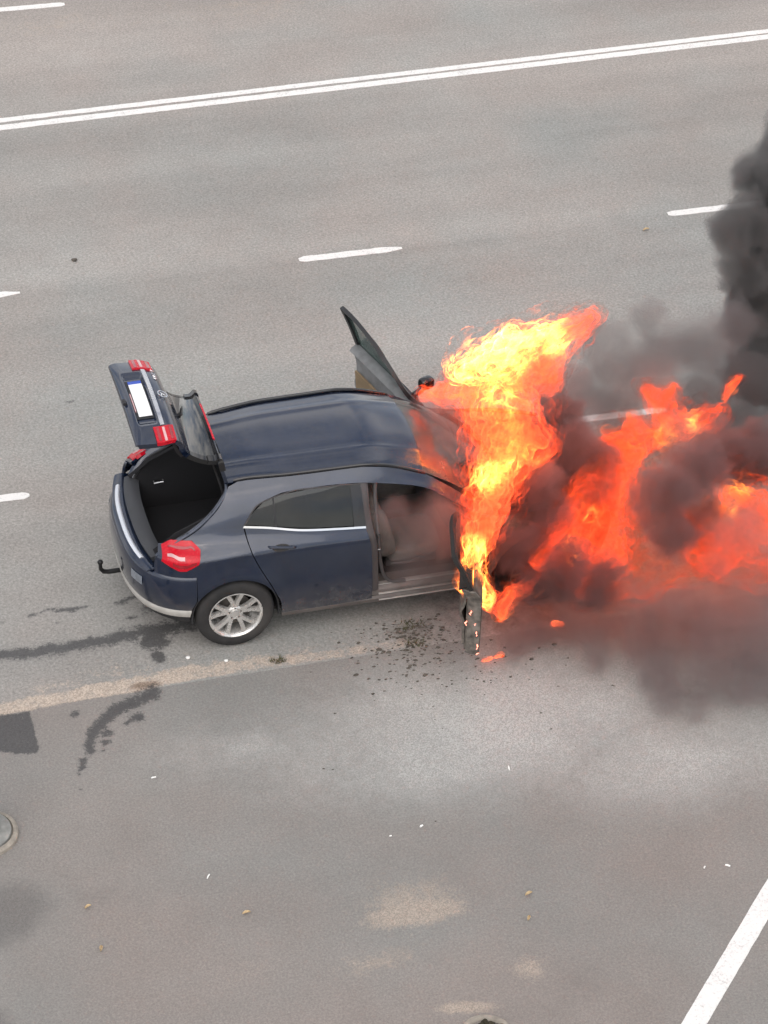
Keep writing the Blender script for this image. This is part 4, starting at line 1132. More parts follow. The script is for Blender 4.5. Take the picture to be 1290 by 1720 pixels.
# ================================================================== fire and smoke: glowing and absorbing air inside real volumes
# each ball: x, y, z, radius in metres; b shapes the flame, h marks its hottest parts
FLAMES = {
    'door': dict(b=[(2.199, -1.15, 1.316, 0.205), (2.106, -1.3, 1.191, 0.154), (1.915, -1.62, 0.771, 0.133), (1.88, -1.52, 0.924, 0.154), (1.934, -1.42, 1.091, 0.169), (2.004, -1.3, 1.24, 0.195), (2.108, -1.1, 1.326, 0.246), (2.245, -0.9, 1.409, 0.277), (2.391, -0.75, 1.528, 0.297), (2.005, -1.65, 0.778, 0.092), (1.796, -1.6, 0.874, 0.072), (1.998, -1.66, 0.659, 0.062)],
        h=[(1.868, -1.62, 0.876, 0.133), (1.877, -1.52, 0.988, 0.133), (1.927, -1.42, 1.124, 0.113), (2.146, -0.95, 1.493, 0.133), (2.38, -0.8, 1.44, 0.103), (1.957, -1.64, 0.747, 0.082)]),
    'mid': dict(b=[(2.296, -0.75, 1.325, 0.297), (2.482, -0.55, 1.499, 0.369), (2.644, -0.55, 1.491, 0.308), (2.79, -0.6, 1.465, 0.154), (2.453, -0.35, 1.709, 0.349), (2.333, -0.15, 1.592, 0.256), (2.642, -0.35, 1.68, 0.287), (2.565, -0.15, 1.775, 0.318), (2.298, 0.1, 1.649, 0.236), (2.163, 0.35, 1.458, 0.164), (2.029, 0.5, 1.391, 0.097)],
        h=[(2.466, -0.6, 1.505, 0.133), (2.462, -0.4, 1.742, 0.123), (2.434, -0.3, 1.834, 0.174), (2.634, -0.6, 1.383, 0.103), (2.516, -0.5, 1.646, 0.082), (2.225, -0.8, 1.372, 0.123)]),
    'head': dict(b=[(2.207, 0.1, 1.85, 0.154), (2.376, 0.05, 1.938, 0.256), (2.599, 0.0, 2.012, 0.287), (2.623, 0.0, 2.241, 0.144), (2.842, 0.0, 2.006, 0.267), (2.935, 0.0, 2.238, 0.164), (3.078, 0.0, 2.125, 0.205), (3.232, 0.0, 2.237, 0.174), (3.345, 0.0, 2.312, 0.123), (2.929, -0.1, 1.841, 0.215), (2.659, -0.1, 1.82, 0.246)],
        h=[(2.188, 0.05, 1.948, 0.185), (2.357, 0.0, 2.017, 0.226), (2.552, -0.05, 2.082, 0.226), (2.61, -0.05, 2.275, 0.133), (2.915, -0.05, 2.291, 0.133), (3.006, -0.05, 2.137, 0.113), (2.763, -0.05, 2.142, 0.133)]),
    'bonnet': dict(b=[(2.574, -1.251, 0.72, 0.144), (2.83, -1.099, 0.85, 0.205), (2.937, -0.999, 0.95, 0.185), (3.138, -0.79, 1.02, 0.195), (2.856, -0.85, 0.496, 0.164), (3.023, -0.92, 0.519, 0.277), (3.122, -0.9, 0.748, 0.287), (3.231, -0.992, 0.7, 0.338), (3.371, -0.788, 0.85, 0.287), (3.448, -0.611, 1.0, 0.236), (3.636, -0.523, 1.1, 0.21), (3.467, -0.351, 1.2, 0.138), (3.13, -1.16, 0.55, 0.277), (3.36, -1.128, 0.55, 0.2), (3.73, -0.479, 1.15, 0.149)],
        h=[(2.951, -0.95, 0.62, 0.082), (2.98, -0.97, 0.498, 0.072), (3.137, -0.9, 0.907, 0.072)]),
    'right': dict(b=[(4.419, -0.994, 0.95, 0.246), (4.564, -1.137, 0.9, 0.318), (4.705, -1.3, 0.8, 0.338), (4.3, -1.157, 0.7, 0.236), (3.971, -1.252, 0.6, 0.133), (4.078, -1.362, 0.5, 0.149), (4.336, -1.381, 0.6, 0.226), (4.599, -1.487, 0.6, 0.226), (4.174, -1.426, 0.4, 0.092)],
        h=[(4.472, -0.986, 1.0, 0.113), (4.329, -1.17, 0.9, 0.082)]),
    'upper': dict(b=[(4.131, -0.031, 1.0, 0.19), (4.33, -0.03, 1.0, 0.215), (4.533, -0.007, 1.05, 0.19), (4.091, 0.067, 1.2, 0.149), (3.995, 0.154, 1.35, 0.103), (4.257, 0.142, 1.35, 0.082), (4.685, 0.028, 1.1, 0.113), (4.205, 0.159, 1.25, 0.113)],
        h=[(4.115, -0.121, 1.0, 0.103), (4.412, -0.026, 1.05, 0.082)]),
    'fill': dict(b=[(3.489, -1.013, 0.8, 0.308), (3.663, -1.265, 0.6, 0.256), (3.871, -1.399, 0.5, 0.231), (3.739, -0.724, 1.0, 0.256), (3.335, -0.609, 1.05, 0.282), (2.967, -0.899, 1.0, 0.256), (4.143, -1.208, 0.7, 0.256), (4.249, -1.533, 0.6, 0.256), (4.439, -1.749, 0.6, 0.256), (3.944, -1.12, 0.8, 0.205), (2.65, -1.247, 0.8, 0.205), (2.958, -1.437, 0.5, 0.231), (3.459, -1.491, 0.45, 0.231)],
        h=[]),
    'rise': dict(b=[(3.592, -0.401, 1.15, 0.205), (3.791, -0.309, 1.15, 0.195), (3.964, -0.23, 1.1, 0.174), (3.47, -0.331, 1.25, 0.123), (3.753, -0.144, 1.3, 0.092)],
        h=[]),
    'wing': dict(b=[(2.225, -1.25, 0.294, 0.113), (2.371, -1.2, 0.359, 0.123), (2.539, -1.1, 0.349, 0.103), (2.239, -1.3, 0.231, 0.082), (2.659, -1.05, 0.42, 0.072)],
        h=[]),
    'ground_a': dict(b=[(2.004, -1.612, 0.03, 0.036), (2.036, -1.611, 0.03, 0.041), (2.074, -1.608, 0.04, 0.031)],
        h=[]),
    'ground_b': dict(b=[(2.127, -1.592, 0.03, 0.031), (2.167, -1.585, 0.03, 0.036)],
        h=[]),
    'wheel': dict(b=[(2.741, -1.292, 0.05, 0.051), (2.802, -1.307, 0.05, 0.046)],
        h=[]),
    'lone': dict(b=[(5.011, 0.6, 0.928, 0.077), (5.089, 0.6, 1.015, 0.062), (4.986, 0.6, 0.785, 0.046)],
        h=[]),
}
SMOKE = {
    'plume': [(5.382, 1.653, 1.95, 0.226), (5.444, 1.467, 1.5, 0.231), (5.442, 1.6, 1.973, 0.379), (5.809, 1.9, 2.298, 0.441), (5.513, 1.5, 1.536, 0.354), (5.879, 1.7, 1.562, 0.528), (5.803, 1.5, 1.029, 0.559), (5.43, 1.8, 2.403, 0.118), (5.67, 1.2, 0.631, 0.503), (6.088, 2.2, 2.48, 0.354), (6.033, 1.9, 1.947, 0.472)],
    'drift': [(3.824, 1.057, 1.4, 0.282), (3.155, 0.268, 1.5, 0.308), (3.343, 0.098, 1.2, 0.308), (4.158, 0.488, 1.2, 0.41), (4.15, -0.363, 1.0, 0.359), (5.062, 0.82, 1.5, 0.359), (3.69, -0.213, 1.1, 0.308), (4.016, 0.9, 1.212, 0.385), (4.461, 1.0, 1.179, 0.41), (4.882, 1.0, 1.083, 0.436), (5.228, 0.9, 0.829, 0.41), (3.652, 0.8, 1.004, 0.308), (3.879, 0.6, 0.905, 0.359), (3.299, 0.4, 0.869, 0.282), (4.856, 0.8, 0.616, 0.41), (5.435, 0.8, 0.251, 0.462), (4.352, 1.1, 1.491, 0.205)],
    'dark': [(2.431, -1.15, 0.959, 0.236), (2.541, -1.2, 0.655, 0.231), (2.331, -1.25, 0.763, 0.195), (2.727, -1.05, 1.025, 0.236), (2.687, -0.95, 1.308, 0.246), (2.823, -1.2, 0.473, 0.205), (2.755, -0.523, 1.15, 0.308), (3.136, -0.0, 1.3, 0.256), (3.318, -0.474, 1.15, 0.308), (2.745, -1.457, 0.75, 0.308), (3.061, -1.506, 0.6, 0.308), (2.489, -1.454, 0.6, 0.231), (3.151, -0.41, 1.1, 0.385), (3.177, -0.682, 1.0, 0.308), (2.814, -0.882, 0.95, 0.308), (2.527, -1.132, 0.8, 0.282), (2.566, -0.804, 1.0, 0.246), (3.637, -1.363, 1.35, 0.369), (3.981, -1.092, 1.35, 0.369), (3.594, -1.681, 1.15, 0.297), (4.538, -0.454, 1.0, 0.385), (4.939, -0.405, 0.9, 0.41), (4.076, -1.063, 0.8, 0.308), (2.303, -1.165, 0.8, 0.205), (3.174, -0.237, 1.2, 0.282)],
    'low': [(4.252, -1.549, 1.0, 0.359), (2.345, -1.436, 0.45, 0.231), (3.056, -1.544, 0.5, 0.308), (4.394, -1.679, 0.75, 0.359), (4.062, -1.705, 0.7, 0.308), (2.494, -1.509, 0.25, 0.308), (2.787, -1.584, 0.32, 0.385), (3.151, -1.606, 0.4, 0.436), (3.445, -1.842, 0.4, 0.487), (3.845, -1.917, 0.45, 0.513), (4.275, -1.917, 0.5, 0.564), (3.364, -2.243, 0.28, 0.359), (2.916, -1.86, 0.22, 0.282), (2.255, -1.596, 0.2, 0.231), (3.77, -2.425, 0.35, 0.41), (4.272, -2.366, 0.4, 0.462), (2.676, -1.372, 0.6, 0.205), (3.355, -2.579, 0.2, 0.246), (3.527, -2.768, 0.16, 0.195), (3.936, -2.563, 0.3, 0.41), (4.23, -2.634, 0.3, 0.41)],
    'veil': [(1.785, -1.0, 1.024, 0.385), (1.745, -1.1, 0.658, 0.308), (1.565, -0.95, 0.962, 0.282), (2.137, -0.15, 1.18, 0.359), (2.095, 0.1, 1.333, 0.308), (2.011, -0.5, 1.066, 0.308), (2.049, 0.4, 1.263, 0.205), (1.478, -1.1, 0.706, 0.256), (1.347, -0.95, 1.19, 0.205)],
}

def ball_field(nt, pos, balls, gain=1.0):
    """largest of (1 - distance / radius) over the balls"""
    acc = None
    for x, y, z, r in balls:
        d = N(nt, 'VectorMath', operation='DISTANCE')
        nt.links.new(pos, d.inputs[0]); d.inputs[1].default_value = (x, y, z)
        f = val(nt, 'MULTIPLY_ADD', d.outputs['Value'], -1.0 / r, gain)
        acc = f if acc is None else val(nt, 'SMOOTH_MAX', acc, f, 0.25)
    return acc

def warped(nt, scale, amount, stretch=(1, 1, 1), rot=(0, 0, 0)):
    """position swirled by coarse noise, and the same drawn out along the draught"""
    pos = N(nt, 'NewGeometry').outputs['Position']
    w = noise(nt, pos, scale, 2, 0.5)
    s = N(nt, 'VectorMath', operation='SUBTRACT'); nt.links.new(w.outputs['Color'], s.inputs[0]); s.inputs[1].default_value = (.5, .5, .5)
    k = N(nt, 'VectorMath', operation='SCALE'); nt.links.new(s.outputs[0], k.inputs[0]); k.inputs['Scale'].default_value = amount
    a = N(nt, 'VectorMath', operation='ADD'); nt.links.new(pos, a.inputs[0]); nt.links.new(k.outputs[0], a.inputs[1])
    m = N(nt, 'Mapping'); nt.links.new(a.outputs[0], m.inputs['Vector'])
    m.inputs['Scale'].default_value = stretch; m.inputs['Rotation'].default_value = rot
    return a.outputs[0], m.outputs[0]

def hull(name, balls, grow, mat, voxel=0.05, rough=0.05, zmin=None):
    bm = bmesh.new()
    for x, y, z, r in balls:
        bmesh.ops.create_icosphere(bm, subdivisions=3, radius=r * grow, matrix=Matrix.Translation((x, y, z)))
    if zmin is not None:
        for v in bm.verts: v.co.z = max(v.co.z, zmin)
    me = bpy.data.meshes.new(name); bm.to_mesh(me); bm.free()
    o = link(bpy.data.objects.new(name, me))
    rm = o.modifiers.new('skin', 'REMESH'); rm.mode = 'VOXEL'; rm.voxel_size = voxel; rm.use_smooth_shade = True
    if rough:
        tx = bpy.data.textures.new(name, 'CLOUDS'); tx.noise_scale = 0.16; tx.noise_depth = 3
        dp = o.modifiers.new('lick', 'DISPLACE'); dp.texture = tx; dp.strength = rough; dp.mid_level = 0.5; dp.texture_coords = 'GLOBAL'
    me.materials.append(mat)
    return o

# ---- flames are thin luminous fronts: several wrinkled sheets of burning gas nested in each other
def vnoise3(P, seed):
    r = np.random.default_rng(seed).random((64, 64, 64)).astype(np.float32)
    i = np.floor(P).astype(int); f = P - i
    f = f * f * (3 - 2 * f)
    out_ = 0
    for dx in (0, 1):
        for dy in (0, 1):
            for dz in (0, 1):
                w = (f[:, 0] if dx else 1 - f[:, 0]) * (f[:, 1] if dy else 1 - f[:, 1]) * (f[:, 2] if dz else 1 - f[:, 2])
                out_ = out_ + w * r[(i[:, 0] + dx) % 64, (i[:, 1] + dy) % 64, (i[:, 2] + dz) % 64]
    return out_

def fbm3(P, seed, oct=4, gain=0.55):
    s_, a_, t_ = 0, 1.0, 0
    for k in range(oct):
        s_ = s_ + a_ * vnoise3(P * 2.0**k + 13.7 * k, seed + k); t_ += a_; a_ *= gain
    return s_ / t_

def union_mesh(balls, grow, voxel):
    bm = bmesh.new()
    for x, y, z, r in balls:
        bmesh.ops.create_icosphere(bm, subdivisions=2, radius=max(r * grow, voxel * 1.3), matrix=Matrix.Translation((x, y, z)))
    me = bpy.data.meshes.new('flame_sheet'); bm.to_mesh(me); bm.free()
    o = link(bpy.data.objects.new('flame_sheet', me))
    rm = o.modifiers.new('skin', 'REMESH'); rm.mode = 'VOXEL'; rm.voxel_size = voxel
    sm = o.modifiers.new('soft', 'SMOOTH'); sm.iterations = 6; sm.factor = 0.5
    dg = bpy.context.evaluated_depsgraph_get(); dg.update()
    ev = o.evaluated_get(dg).to_mesh()
    n = len(ev.vertices)
    V = np.zeros(n * 3); ev.vertices.foreach_get('co', V)
    Nn = np.zeros(n * 3); ev.vertices.foreach_get('normal', Nn)
    F = np.zeros(len(ev.loops), np.int32); ev.loops.foreach_get('vertex_index', F)
    cnt = np.zeros(len(ev.polygons), np.int32); ev.polygons.foreach_get('loop_total', cnt)
    st = np.zeros(len(ev.polygons), np.int32); ev.polygons.foreach_get('loop_start', st)
    o.evaluated_get(dg).to_mesh_clear()
    bpy.data.objects.remove(o); bpy.data.meshes.remove(me)
    return V.reshape(-1, 3), Nn.reshape(-1, 3), F, st

def dense(balls):
    """fills in balls between neighbours so that thin sheets stay in one piece"""
    B = [tuple(b) for b in balls]; E = list(B)
    for i in range(len(B)):
        for j in range(i):
            a, b = np.array(B[i]), np.array(B[j])
            dd = np.linalg.norm(a[:3] - b[:3])
            if dd < 1.25 * (a[3] + b[3]):
                for t in ((.5,) if dd < .7 * (a[3] + b[3]) else (.33, .67)):
                    c = a * (1 - t) + b * t; c[3] *= 0.92; E.append(tuple(c))
    return np.array(E)

def flame_mat():
    m, nt, out = new_mat('burning_gas')
    def attr(a):
        n = N(nt, 'Attribute'); n.attribute_name = a
        return n.outputs['Fac']
    pos = N(nt, 'Attribute'); pos.attribute_name = 'flow'          # position drawn out along the draught
    n1 = noise(nt, pos.outputs['Vector'], 9.0, 5, 0.68).outputs['Fac']
    lw = N(nt, 'LayerWeight'); lw.inputs['Blend'].default_value = 0.5
    c = val(nt, 'SUBTRACT', 1.0, lw.outputs['Facing'])
    path = val(nt, 'DIVIDE', 1.0, val(nt, 'MAXIMUM', c, 0.45))      # a thin sheet is brighter seen along its plane
    heat = attr('core_heat')
    pat = rng(nt, val(nt, 'ADD', n1, val(nt, 'MULTIPLY_ADD', attr('body'), 0.30, -0.15)), 0.34, 0.74, 0.0, 1.0, True)
    hx = val(nt, 'MULTIPLY', heat, rng(nt, n1, 0.40, 0.66, 0.0, 1.0, True))
    col = mixc(nt, val(nt, 'POWER', hx, 0.7), (1.0, 0.085, 0.028), (1.0, 0.36, 0.055))
    e = val(nt, 'MULTIPLY', val(nt, 'MULTIPLY', pat, path), val(nt, 'MULTIPLY_ADD', hx, attr('hot'), attr('glow')))
    em = N(nt, 'Emission'); nt.links.new(col, em.inputs[0]); nt.links.new(e, em.inputs[1])
    tr = N(nt, 'BsdfTransparent')
    nt.links.new(mixc(nt, pat, (0.98, 0.975, 0.97), (0.90, 0.83, 0.79)), tr.inputs[0])
    ad = N(nt, 'AddShader'); nt.links.new(em.outputs[0], ad.inputs[0]); nt.links.new(tr.outputs[0], ad.inputs[1])
    nt.links.new(ad.outputs[0], out.inputs['Surface'])
    m.cycles.emission_sampling = 'NONE'
    return m
FLAMEM = flame_mat()

def flame(key, label, glow=1.0, hot=1.0, draught=(0.5, 0, 1.0), amp=1.0, levels=(1.04, .90, .76, .63, .50, .37, .24), voxel=0.022, fine=1.0, light=0.0):
    d = FLAMES[key]
    bx = dense(d['b'])
    base = bx[np.argmin(bx[:, 2]), :3]
    root = empty('flame', tuple(base))
    tag(root, label, 'flame', 'flames round the car nose')
    w = np.array(draught, float); w /= np.linalg.norm(w)
    # frame whose third axis is the draught
    t1 = np.cross(w, (0, 1, 0)); t1 /= np.linalg.norm(t1); t2 = np.cross(w, t1)
    if light:
        for k in (len(d['b']) // 3, 2 * len(d['b']) // 3):
            L = bpy.data.lights.new('flame_light', 'POINT'); L.energy = light; L.color = (1.0, 0.25, 0.12); L.shadow_soft_size = 0.25
            lo_ = bpy.data.objects.new('flame_light', L); lo_.location = tuple(np.array(d['b'][k][:3]) - base); link(lo_, root)
    for li, lv in enumerate(levels):
        V, Nn, F, st = union_mesh(bx, lv, voxel)
        seed = 100 * li + len(key) * 7 + ord(key[0])
        Q = np.stack([V @ t1, V @ t2, (V @ w) * 0.5], 1)
        lo = fbm3(Q * 3.1 * fine + 50, seed, 2) - 0.5
        hi = fbm3(Q * 7.5 * fine + 80, seed + 9, 4, 0.6) - 0.5
        lift = np.clip(Nn @ w, -1, 1)
        rloc = np.clip(np.min(np.linalg.norm(V[:, None] - bx[None, :, :3], axis=2) + 0 * bx[None, :, 3], axis=1), 0.03, .3)
        A = amp * np.interp(rloc, [.03, .12, .3], [.05, .13, .22])
        disp = A * (1.2 * lo + 1.5 * hi) * (1 + 0.5 * lift) + A * 0.10 * lift
        P = V + Nn * disp[:, None]
        sw = np.stack([fbm3(Q * 4 + 7 * k, seed + 31 + k, 3) - 0.5 for k in range(3)], 1)
        P = P + sw * (0.16 * amp)
        P[:, 2] = np.maximum(P[:, 2], 0.03)
        # heat and body of the gas
        if d['h']:
            hb = np.array(d['h'])
            h = np.max(1 - np.linalg.norm(P[:, None] - hb[None, :, :3], axis=2) / (hb[None, :, 3] * 1.45), axis=1)
        else:
            h = np.zeros(len(P))
        heat = np.clip(np.clip(h, 0, 1) * 1.5 + (hi + lo) * 0.8 * (h > -.3), 0, 1)
        body = np.clip(np.max(1 - np.linalg.norm(P[:, None] - bx[None, :, :3], axis=2) / bx[None, :, 3], axis=1), 0, 1)
        me = bpy.data.meshes.new('flame_sheet')
        me.vertices.add(len(P)); me.vertices.foreach_set('co', (P - base).ravel())
        me.loops.add(len(F)); me.loops.foreach_set('vertex_index', F)
        me.polygons.add(len(st)); me.polygons.foreach_set('loop_start', st)
        me.update(calc_edges=True)
        me.polygons.foreach_set('use_smooth', np.ones(len(st), bool))
        for nm, arr in (('core_heat', heat), ('body', body), ('hot', np.full(len(P), 2.2 * hot)), ('glow', np.full(len(P), 0.42 * glow * (0.40 if lv > .95 else 0.8 if lv > .8 else 1.0)))):
            me.attributes.new(nm, 'FLOAT', 'POINT').data.foreach_set('value', arr.astype(np.float32))
        fl = np.stack([P @ t1, P @ t2, (P @ w) * 0.55], 1) * fine + li * 3.7
        me.attributes.new('flow', 'FLOAT_VECTOR', 'POINT').data.foreach_set('vector', fl.astype(np.float32).ravel())
        me.materials.append(FLAMEM)
        link(bpy.data.objects.new('flame_sheet', me), root)
    return root

def smoke(key, label, density, col, nscale=2.2, edge=(0.10, 0.75), amp=1.5, zmin=0.02, name='smoke', step=1.0):
    b = SMOKE[key]
    m, nt, out = new_mat('smoke_' + key)
    p, ps = warped(nt, 1.7, 0.35)
    f = ball_field(nt, p, b)
    n1 = noise(nt, p, nscale, 4, 0.6).outputs['Fac']
    x = val(nt, 'MULTIPLY_ADD', val(nt, 'SUBTRACT', n1, 0.5), amp, val(nt, 'MULTIPLY', f, 1.2))
    dens = val(nt, 'MULTIPLY', rng(nt, x, edge[0], edge[1], 0, 1, True), density)
    pv = N(nt, 'VolumePrincipled')
    pv.inputs['Color'].default_value = (*col, 1)
    pv.inputs['Anisotropy'].default_value = 0.2
    nt.links.new(dens, pv.inputs['Density'])
    nt.links.new(pv.outputs[0], out.inputs['Volume'])
    m.cycles.volume_step_rate = step
    o = hull(name, b, 1.12, m, 0.08, 0.08, zmin)
    return tag(o, label, 'smoke', kind='stuff')

flame('door', 'yellow flame column climbing from the top of the open burnt door', 0.95, 0.9, (0.15, 0.2, 1))
flame('mid', 'broad orange flame billowing across the windscreen', 1.0, 0.32, (0.3, 0.2, 1), light=5)
flame('head', 'bright yellow-white flame head streaming above the far front door', 0.9, 1.35, (1.0, 0.1, 0.7))
flame('bonnet', 'red flame rolling out over the front wheel and bonnet', 0.55, 0.7, (0.8, 0, 1), light=9)
flame('upper', 'forked salmon flame over the white dash seen through smoke', 0.45, 0.5, (0.5, 0, 1), light=6)
flame('right', 'dull red flame low in the smoke at the picture edge', 0.36, 0.10, (1.0, 0, 0.8), light=6)
flame('fill', 'faint red glow of thin flame and fire-lit smoke between bonnet and picture edge', 0.17, 0.1, (1.0, 0, 0.6), levels=(1.0, .8, .6, .4), voxel=.03)  # added glowing sheets: thin flame plus the firelight on the smoke
flame('rise', 'salmon flame bridging the bonnet fire and the forked flame', 0.45, 0.1, (0.8, 0, 0.8))
flame('wing', 'small red flame licking the road beside the burnt door', 0.7, 0.3, (0.8, 0, 0.6))
flame('ground_a', 'little flame on the ground below the burnt door, nearer to the door', 2.2, 0.3, (0.6, 0, 1), levels=(1.0, .6), voxel=.012, amp=.4)
flame('ground_b', 'little flame on the ground below the burnt door, farther from the door', 2.2, 0.3, (0.6, 0, 1), levels=(1.0, .6), voxel=.012, amp=.4)
flame('wheel', 'little flame flickering on the road below the burning front wheel', 1.6, 0.3, (0.6, 0, 1), levels=(1.0, .6), voxel=.012, amp=.4)
flame('lone', 'lone small red flame tongue high in the dark smoke', 0.6, 0.1, (0.4, 0, 1))
smoke('plume', 'dense black smoke plume rising at the picture edge', 7.5, (0.38, 0.37, 0.365), 3.0, (0.12, 0.55), 2.1, step=0.7)
smoke('drift', 'thin grey smoke drifting over the road beyond the flames', 2.5, (0.45, 0.41, 0.405), 2.8, (0.08, 0.75), 2.0)
smoke('dark', 'dark smoke reddened by firelight between the flames over the bonnet', 6.5, (0.40, 0.275, 0.27), 3.8, (0.12, 0.6), 2.3, step=0.8)  # red firelight on this smoke is put into its colour
smoke('low', 'brown smoke rolling low over the ground in front of the car', 2.2, (0.54, 0.425, 0.42), 3.2, (0.02, 0.9), 2.1)  # reddish tint in the colour stands for fire lighting the smoke
smoke('veil', 'thin reddish smoke veil round the open front doorway', 2.2, (0.60, 0.49, 0.47))

# ================================================================== small things on the ground
CONC = simple('weathered_concrete', (0.25, 0.25, 0.235), 0.9, var=0.2, scale=20, bump=0.6, bscale=60)
RIMC = simple('pale_concrete_rim', (0.29, 0.26, 0.22), 0.9, var=0.25, scale=18, bump=0.6, bscale=50)
POSTM = simple('dark_green_post_paint', (0.012, 0.020, 0.018), 0.45, var=0.25)
LEAFM = simple('dry_yellow_leaf', (0.44, 0.33, 0.19), 0.7, var=0.25, scale=60)
LITM = simple('white_litter_paper', (0.80, 0.79, 0.76), 0.7, var=0.1)
ASHM = simple('charred_flakes', (0.095, 0.082, 0.068), 0.9, var=0.5, scale=40)
WEEDM = simple('dry_weed', (0.075, 0.07, 0.03), 0.8, var=0.4, scale=50)
MOSSM = simple('dark_moss', (0.035, 0.030, 0.018), 0.95, var=0.5, scale=30, bump=0.8, bscale=80)

def lathe(mb, prof, c, k=40, wob=0.0, seed=0):
    r_ = np.random.default_rng(seed)
    ph = r_.random(6) * 6.28
    G = []
    for a in np.linspace(0, 2 * math.pi, k, endpoint=False):
        q = 1 + wob * sum(math.sin(a * (i + 2) + ph[i]) / (i + 2) for i in range(6))
        G.append([(c[0] + r * q * math.cos(a), c[1] + r * q * math.sin(a), c[2] + z) for r, z in prof])
    return mb.grid(np.array(G), cu=True)

post = empty('post', (-2.455, -2.70, 0))
tag(post, 'dark post on a round grey footing cut off by the picture edge', 'post')
lathe(MB(), [(.272, 0), (.270, .03), (.258, .042), (.232, .044), (.224, .02), (.0, .02)], (0, 0, 0), 48, .02, 2).build('footing_rim', RIMC, post)
lathe(MB(), [(.221, .02), (.218, .055), (.19, .065), (.13, .075), (.0, .075)], (0, 0, 0), 48, .015, 4).build('footing', CONC, post)
lathe(MB(), [(.125, .07), (.125, .12), (.105, .15), (.10, .90), (.085, .94), (.0, .95)], (0, 0, 0), 32).build('shaft', POSTM, post)
lathe(MB(), [(.108, .78), (.108, .84), (.10, .845), (.10, .775), (.108, .78)], (0, 0, 0), 32).build('band', simple('post_band', (.4, .4, .38), .4), post)

pit = empty('drain_pit', (.785, -5.67, 0))
tag(pit, 'round drain with a pale crumbling rim and dark moss at the bottom edge', 'drain')
lathe(MB(), [(.205, .0), (.20, .012), (.175, .018), (.158, .010), (.150, .002)], (0, 0, 0), 44, .06, 9).build('rim', RIMC, pit)
ms = MB()
for i in range(26):
    a, r = random.uniform(0, 6.28), .14 * math.sqrt(random.random())
    lathe(ms, [(.001, .05 + random.random() * .02), (.02, .045), (.034, .02), (.036, .0)], (r * math.cos(a), r * math.sin(a), .0), 8, .2, i)
tag(ms.build('moss', MOSSM, pit), kind='stuff')

def leaf(x, y, rot, size, label):
    m = MB()
    n = 7
    rows = []
    for i in range(n):
        t = i / (n - 1)
        w = .42 * math.sin(math.pi * min(1, t * .96 + .03)) ** .8
        z = .010 + .012 * math.sin(t * 3.0) + .0
        rows.append([((t - .5) * size, -w * size * .5, z + .010), ((t - .5) * size, 0, z), ((t - .5) * size, w * size * .5, z + .012)])
    m.slab(np.array(rows), .0012)
    o = m.build('fallen_leaf', LEAFM)
    o.location = (x, y, .002); o.rotation_euler = (0, 0, rot)
    return tag(o, label, 'leaf', 'fallen leaves')
leaf(-1.806, -3.689, .4, .058, 'small yellow leaf just beyond the dark damp patch')
leaf(-1.79, -4.144, 1.3, .058, 'small yellow leaf below the dark damp patch near the picture edge')
leaf(-.642, -4.04, .1, .065, 'small yellow leaf alone on the lot, between damp patch and tan patch')
leaf(1.528, -4.361, .3, .066, 'upper of two yellow leaves lying one above the other on the lot')
leaf(1.448, -4.612, 1.0, .055, 'lower of two yellow leaves lying one above the other on the lot')
leaf(5.80, 4.83, .2, .075, 'orange leaf on the road beside the lane dash under the plume')

def scrap(x, y, rot, l, w, label, name='paper_scrap', cat='litter'):
    m = MB()
    l, w = l * .8, w * .8
    m.tube([(-l / 2, 0, w), (-l * .1, w * .25, w * 1.05), (l / 2, -.1 * w, w)], [w * .8, w, w * .85], 7)
    o = m.build(name, LITM)
    o.location = (x, y, 0); o.rotation_euler = (0, 0, rot)
    return tag(o, label, cat, 'white litter on the asphalt')
scrap(-.838, -3.574, 1.0, .06, .008, 'thin white scrap standing out on the dull lot above the lone leaf')
scrap(.931, -3.427, .6, .035, .012, 'white crumb on the lot above the tan patch')
scrap(1.818, -2.935, 1.45, .060, .008, 'white cigarette end on the pale dusty patch', 'cigarette_end')
scrap(3.153, -4.428, -.6, .05, .011, 'white scrap near the upper end of the parking line')
scrap(-1.023, -2.364, 0.1, .05, .009, 'white scrap below the water trail on the lot')
scrap(.662, -3.474, .2, .025, .008, 'tiny white crumb, the lesser of two above the tan patch')
scrap(2.97, -4.40, .9, .03, .008, 'tiny white crumb beside the scrap near the parking line')
def pebble(x, y, r, label, mat=None, sq=.6):
    m = MB()
    k = 9
    G = np.array([[(r * (1 + .18 * math.sin(3 * b + a)) * math.cos(a) * math.cos(b), r * (1 + .15 * math.cos(2 * b)) * math.cos(a) * math.sin(b), r * sq * math.sin(a)) for b in np.linspace(0, 6.283, k, endpoint=False)] for a in np.linspace(-1.57, 1.57, 7)])
    o = m.grid(G, cv=True).build('pebble', mat or LITM, smooth=50)
    o.location = (x, y, r * sq * .8)
    return tag(o, label, 'pebble', 'pebbles by the road edge')
pebble(-.435, -.958, .020, 'white pebble on the sandy edge behind the rear wheel')
pebble(-.127, -1.072, .018, 'white pebble on the sandy edge below the rear wheel')
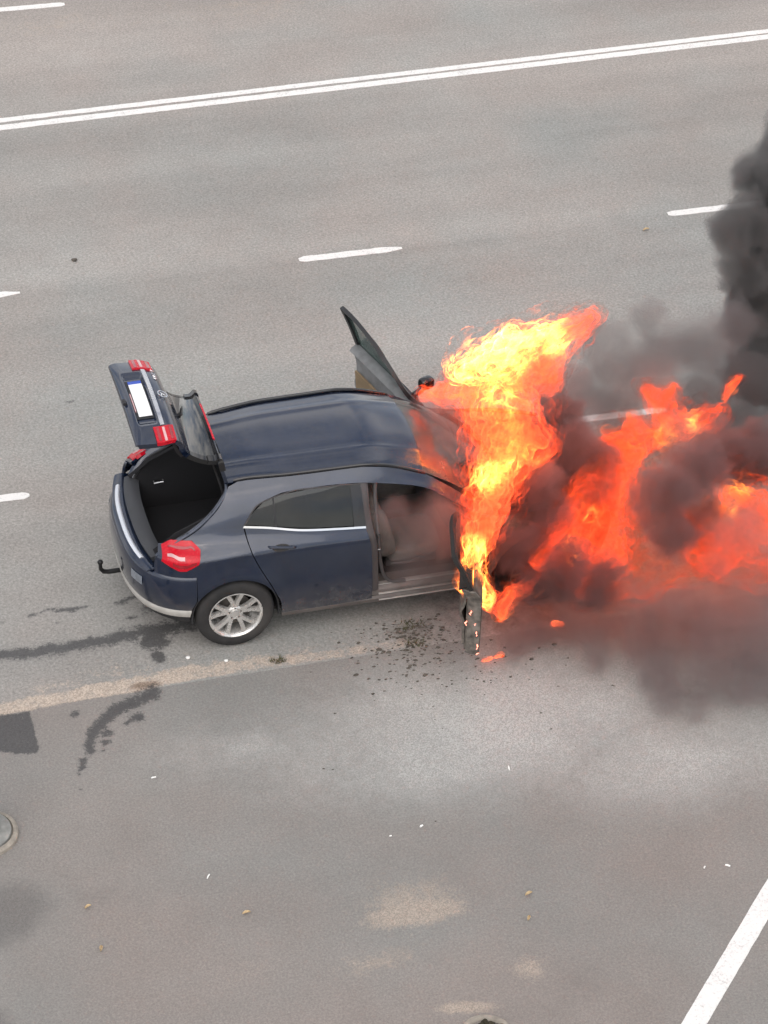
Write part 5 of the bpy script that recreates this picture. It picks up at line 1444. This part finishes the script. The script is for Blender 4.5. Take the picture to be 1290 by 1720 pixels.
pebble(-.231, 5.581, .030, 'small dark lump lying on the road above the ragged lane dash', ASHM, .5)

# burnt flakes round the open door: too many and too small to tell apart
fk = MB()
rr = np.random.default_rng(5)
def flake(x, y, s):
    a = rr.uniform(0, 6.28); n = rr.integers(4, 7)
    P = []
    for i in range(n):
        t = a + 6.283 * i / n
        q = s * rr.uniform(.5, 1.1)
        P.append((x + q * math.cos(t) * 1.6, y + q * math.sin(t), .002))
    h = s * rr.uniform(.3, .8)
    fk.add(P + [(x + (p[0] - x) * .7, y + (p[1] - y) * .7, h) for p in P], [tuple(range(n, 2 * n))] + [(i, (i + 1) % n, n + (i + 1) % n, n + i) for i in range(n)])
for i in range(520):
    cx, cy, sx, sy = [(1.5, -1.0, .20, .07), (1.48, -1.25, .24, .16), (1.58, -1.16, .15, .12), (1.85, -1.65, .40, .18), (1.3, -1.4, .35, .22)][int(rr.choice(5, p=[.2, .33, .17, .17, .13]))]
    flake(rr.normal(cx, sx), rr.normal(cy, sy), abs(rr.normal(.0, .0065)) + .003)
for i in range(30): flake(rr.normal(1.5, .9), rr.normal(-2.0, .5), rr.uniform(.004, .010))
tag(fk.build('charred_debris', ASHM, smooth=0, weld=False), 'scatter of small black burnt flakes round the open door', 'debris', kind='stuff')
# weeds in the joint
wd_ = MB()
for cx, cy, n, r0 in ((.304, -1.175, 46, .055), (1.54, -.975, 60, .10), (1.50, -1.23, 50, .07)):
    for i in range(n):
        a, r = rr.uniform(0, 6.28), r0 * math.sqrt(rr.random())
        x, y = cx + 1.3 * r * math.cos(a), cy + .7 * r * math.sin(a)
        h = rr.uniform(.02, .055); b = rr.uniform(0, 6.28); w = .004
        dx, dy = math.cos(b) * h * .7, math.sin(b) * h * .7
        wd_.add([(x - w * math.sin(b), y + w * math.cos(b), 0), (x + w * math.sin(b), y - w * math.cos(b), 0), (x + dx, y + dy, h)], [(0, 1, 2)])
tag(wd_.build('weeds', WEEDM, smooth=0, weld=False), 'dry weeds growing in the joint along the road edge', 'weeds', kind='stuff')
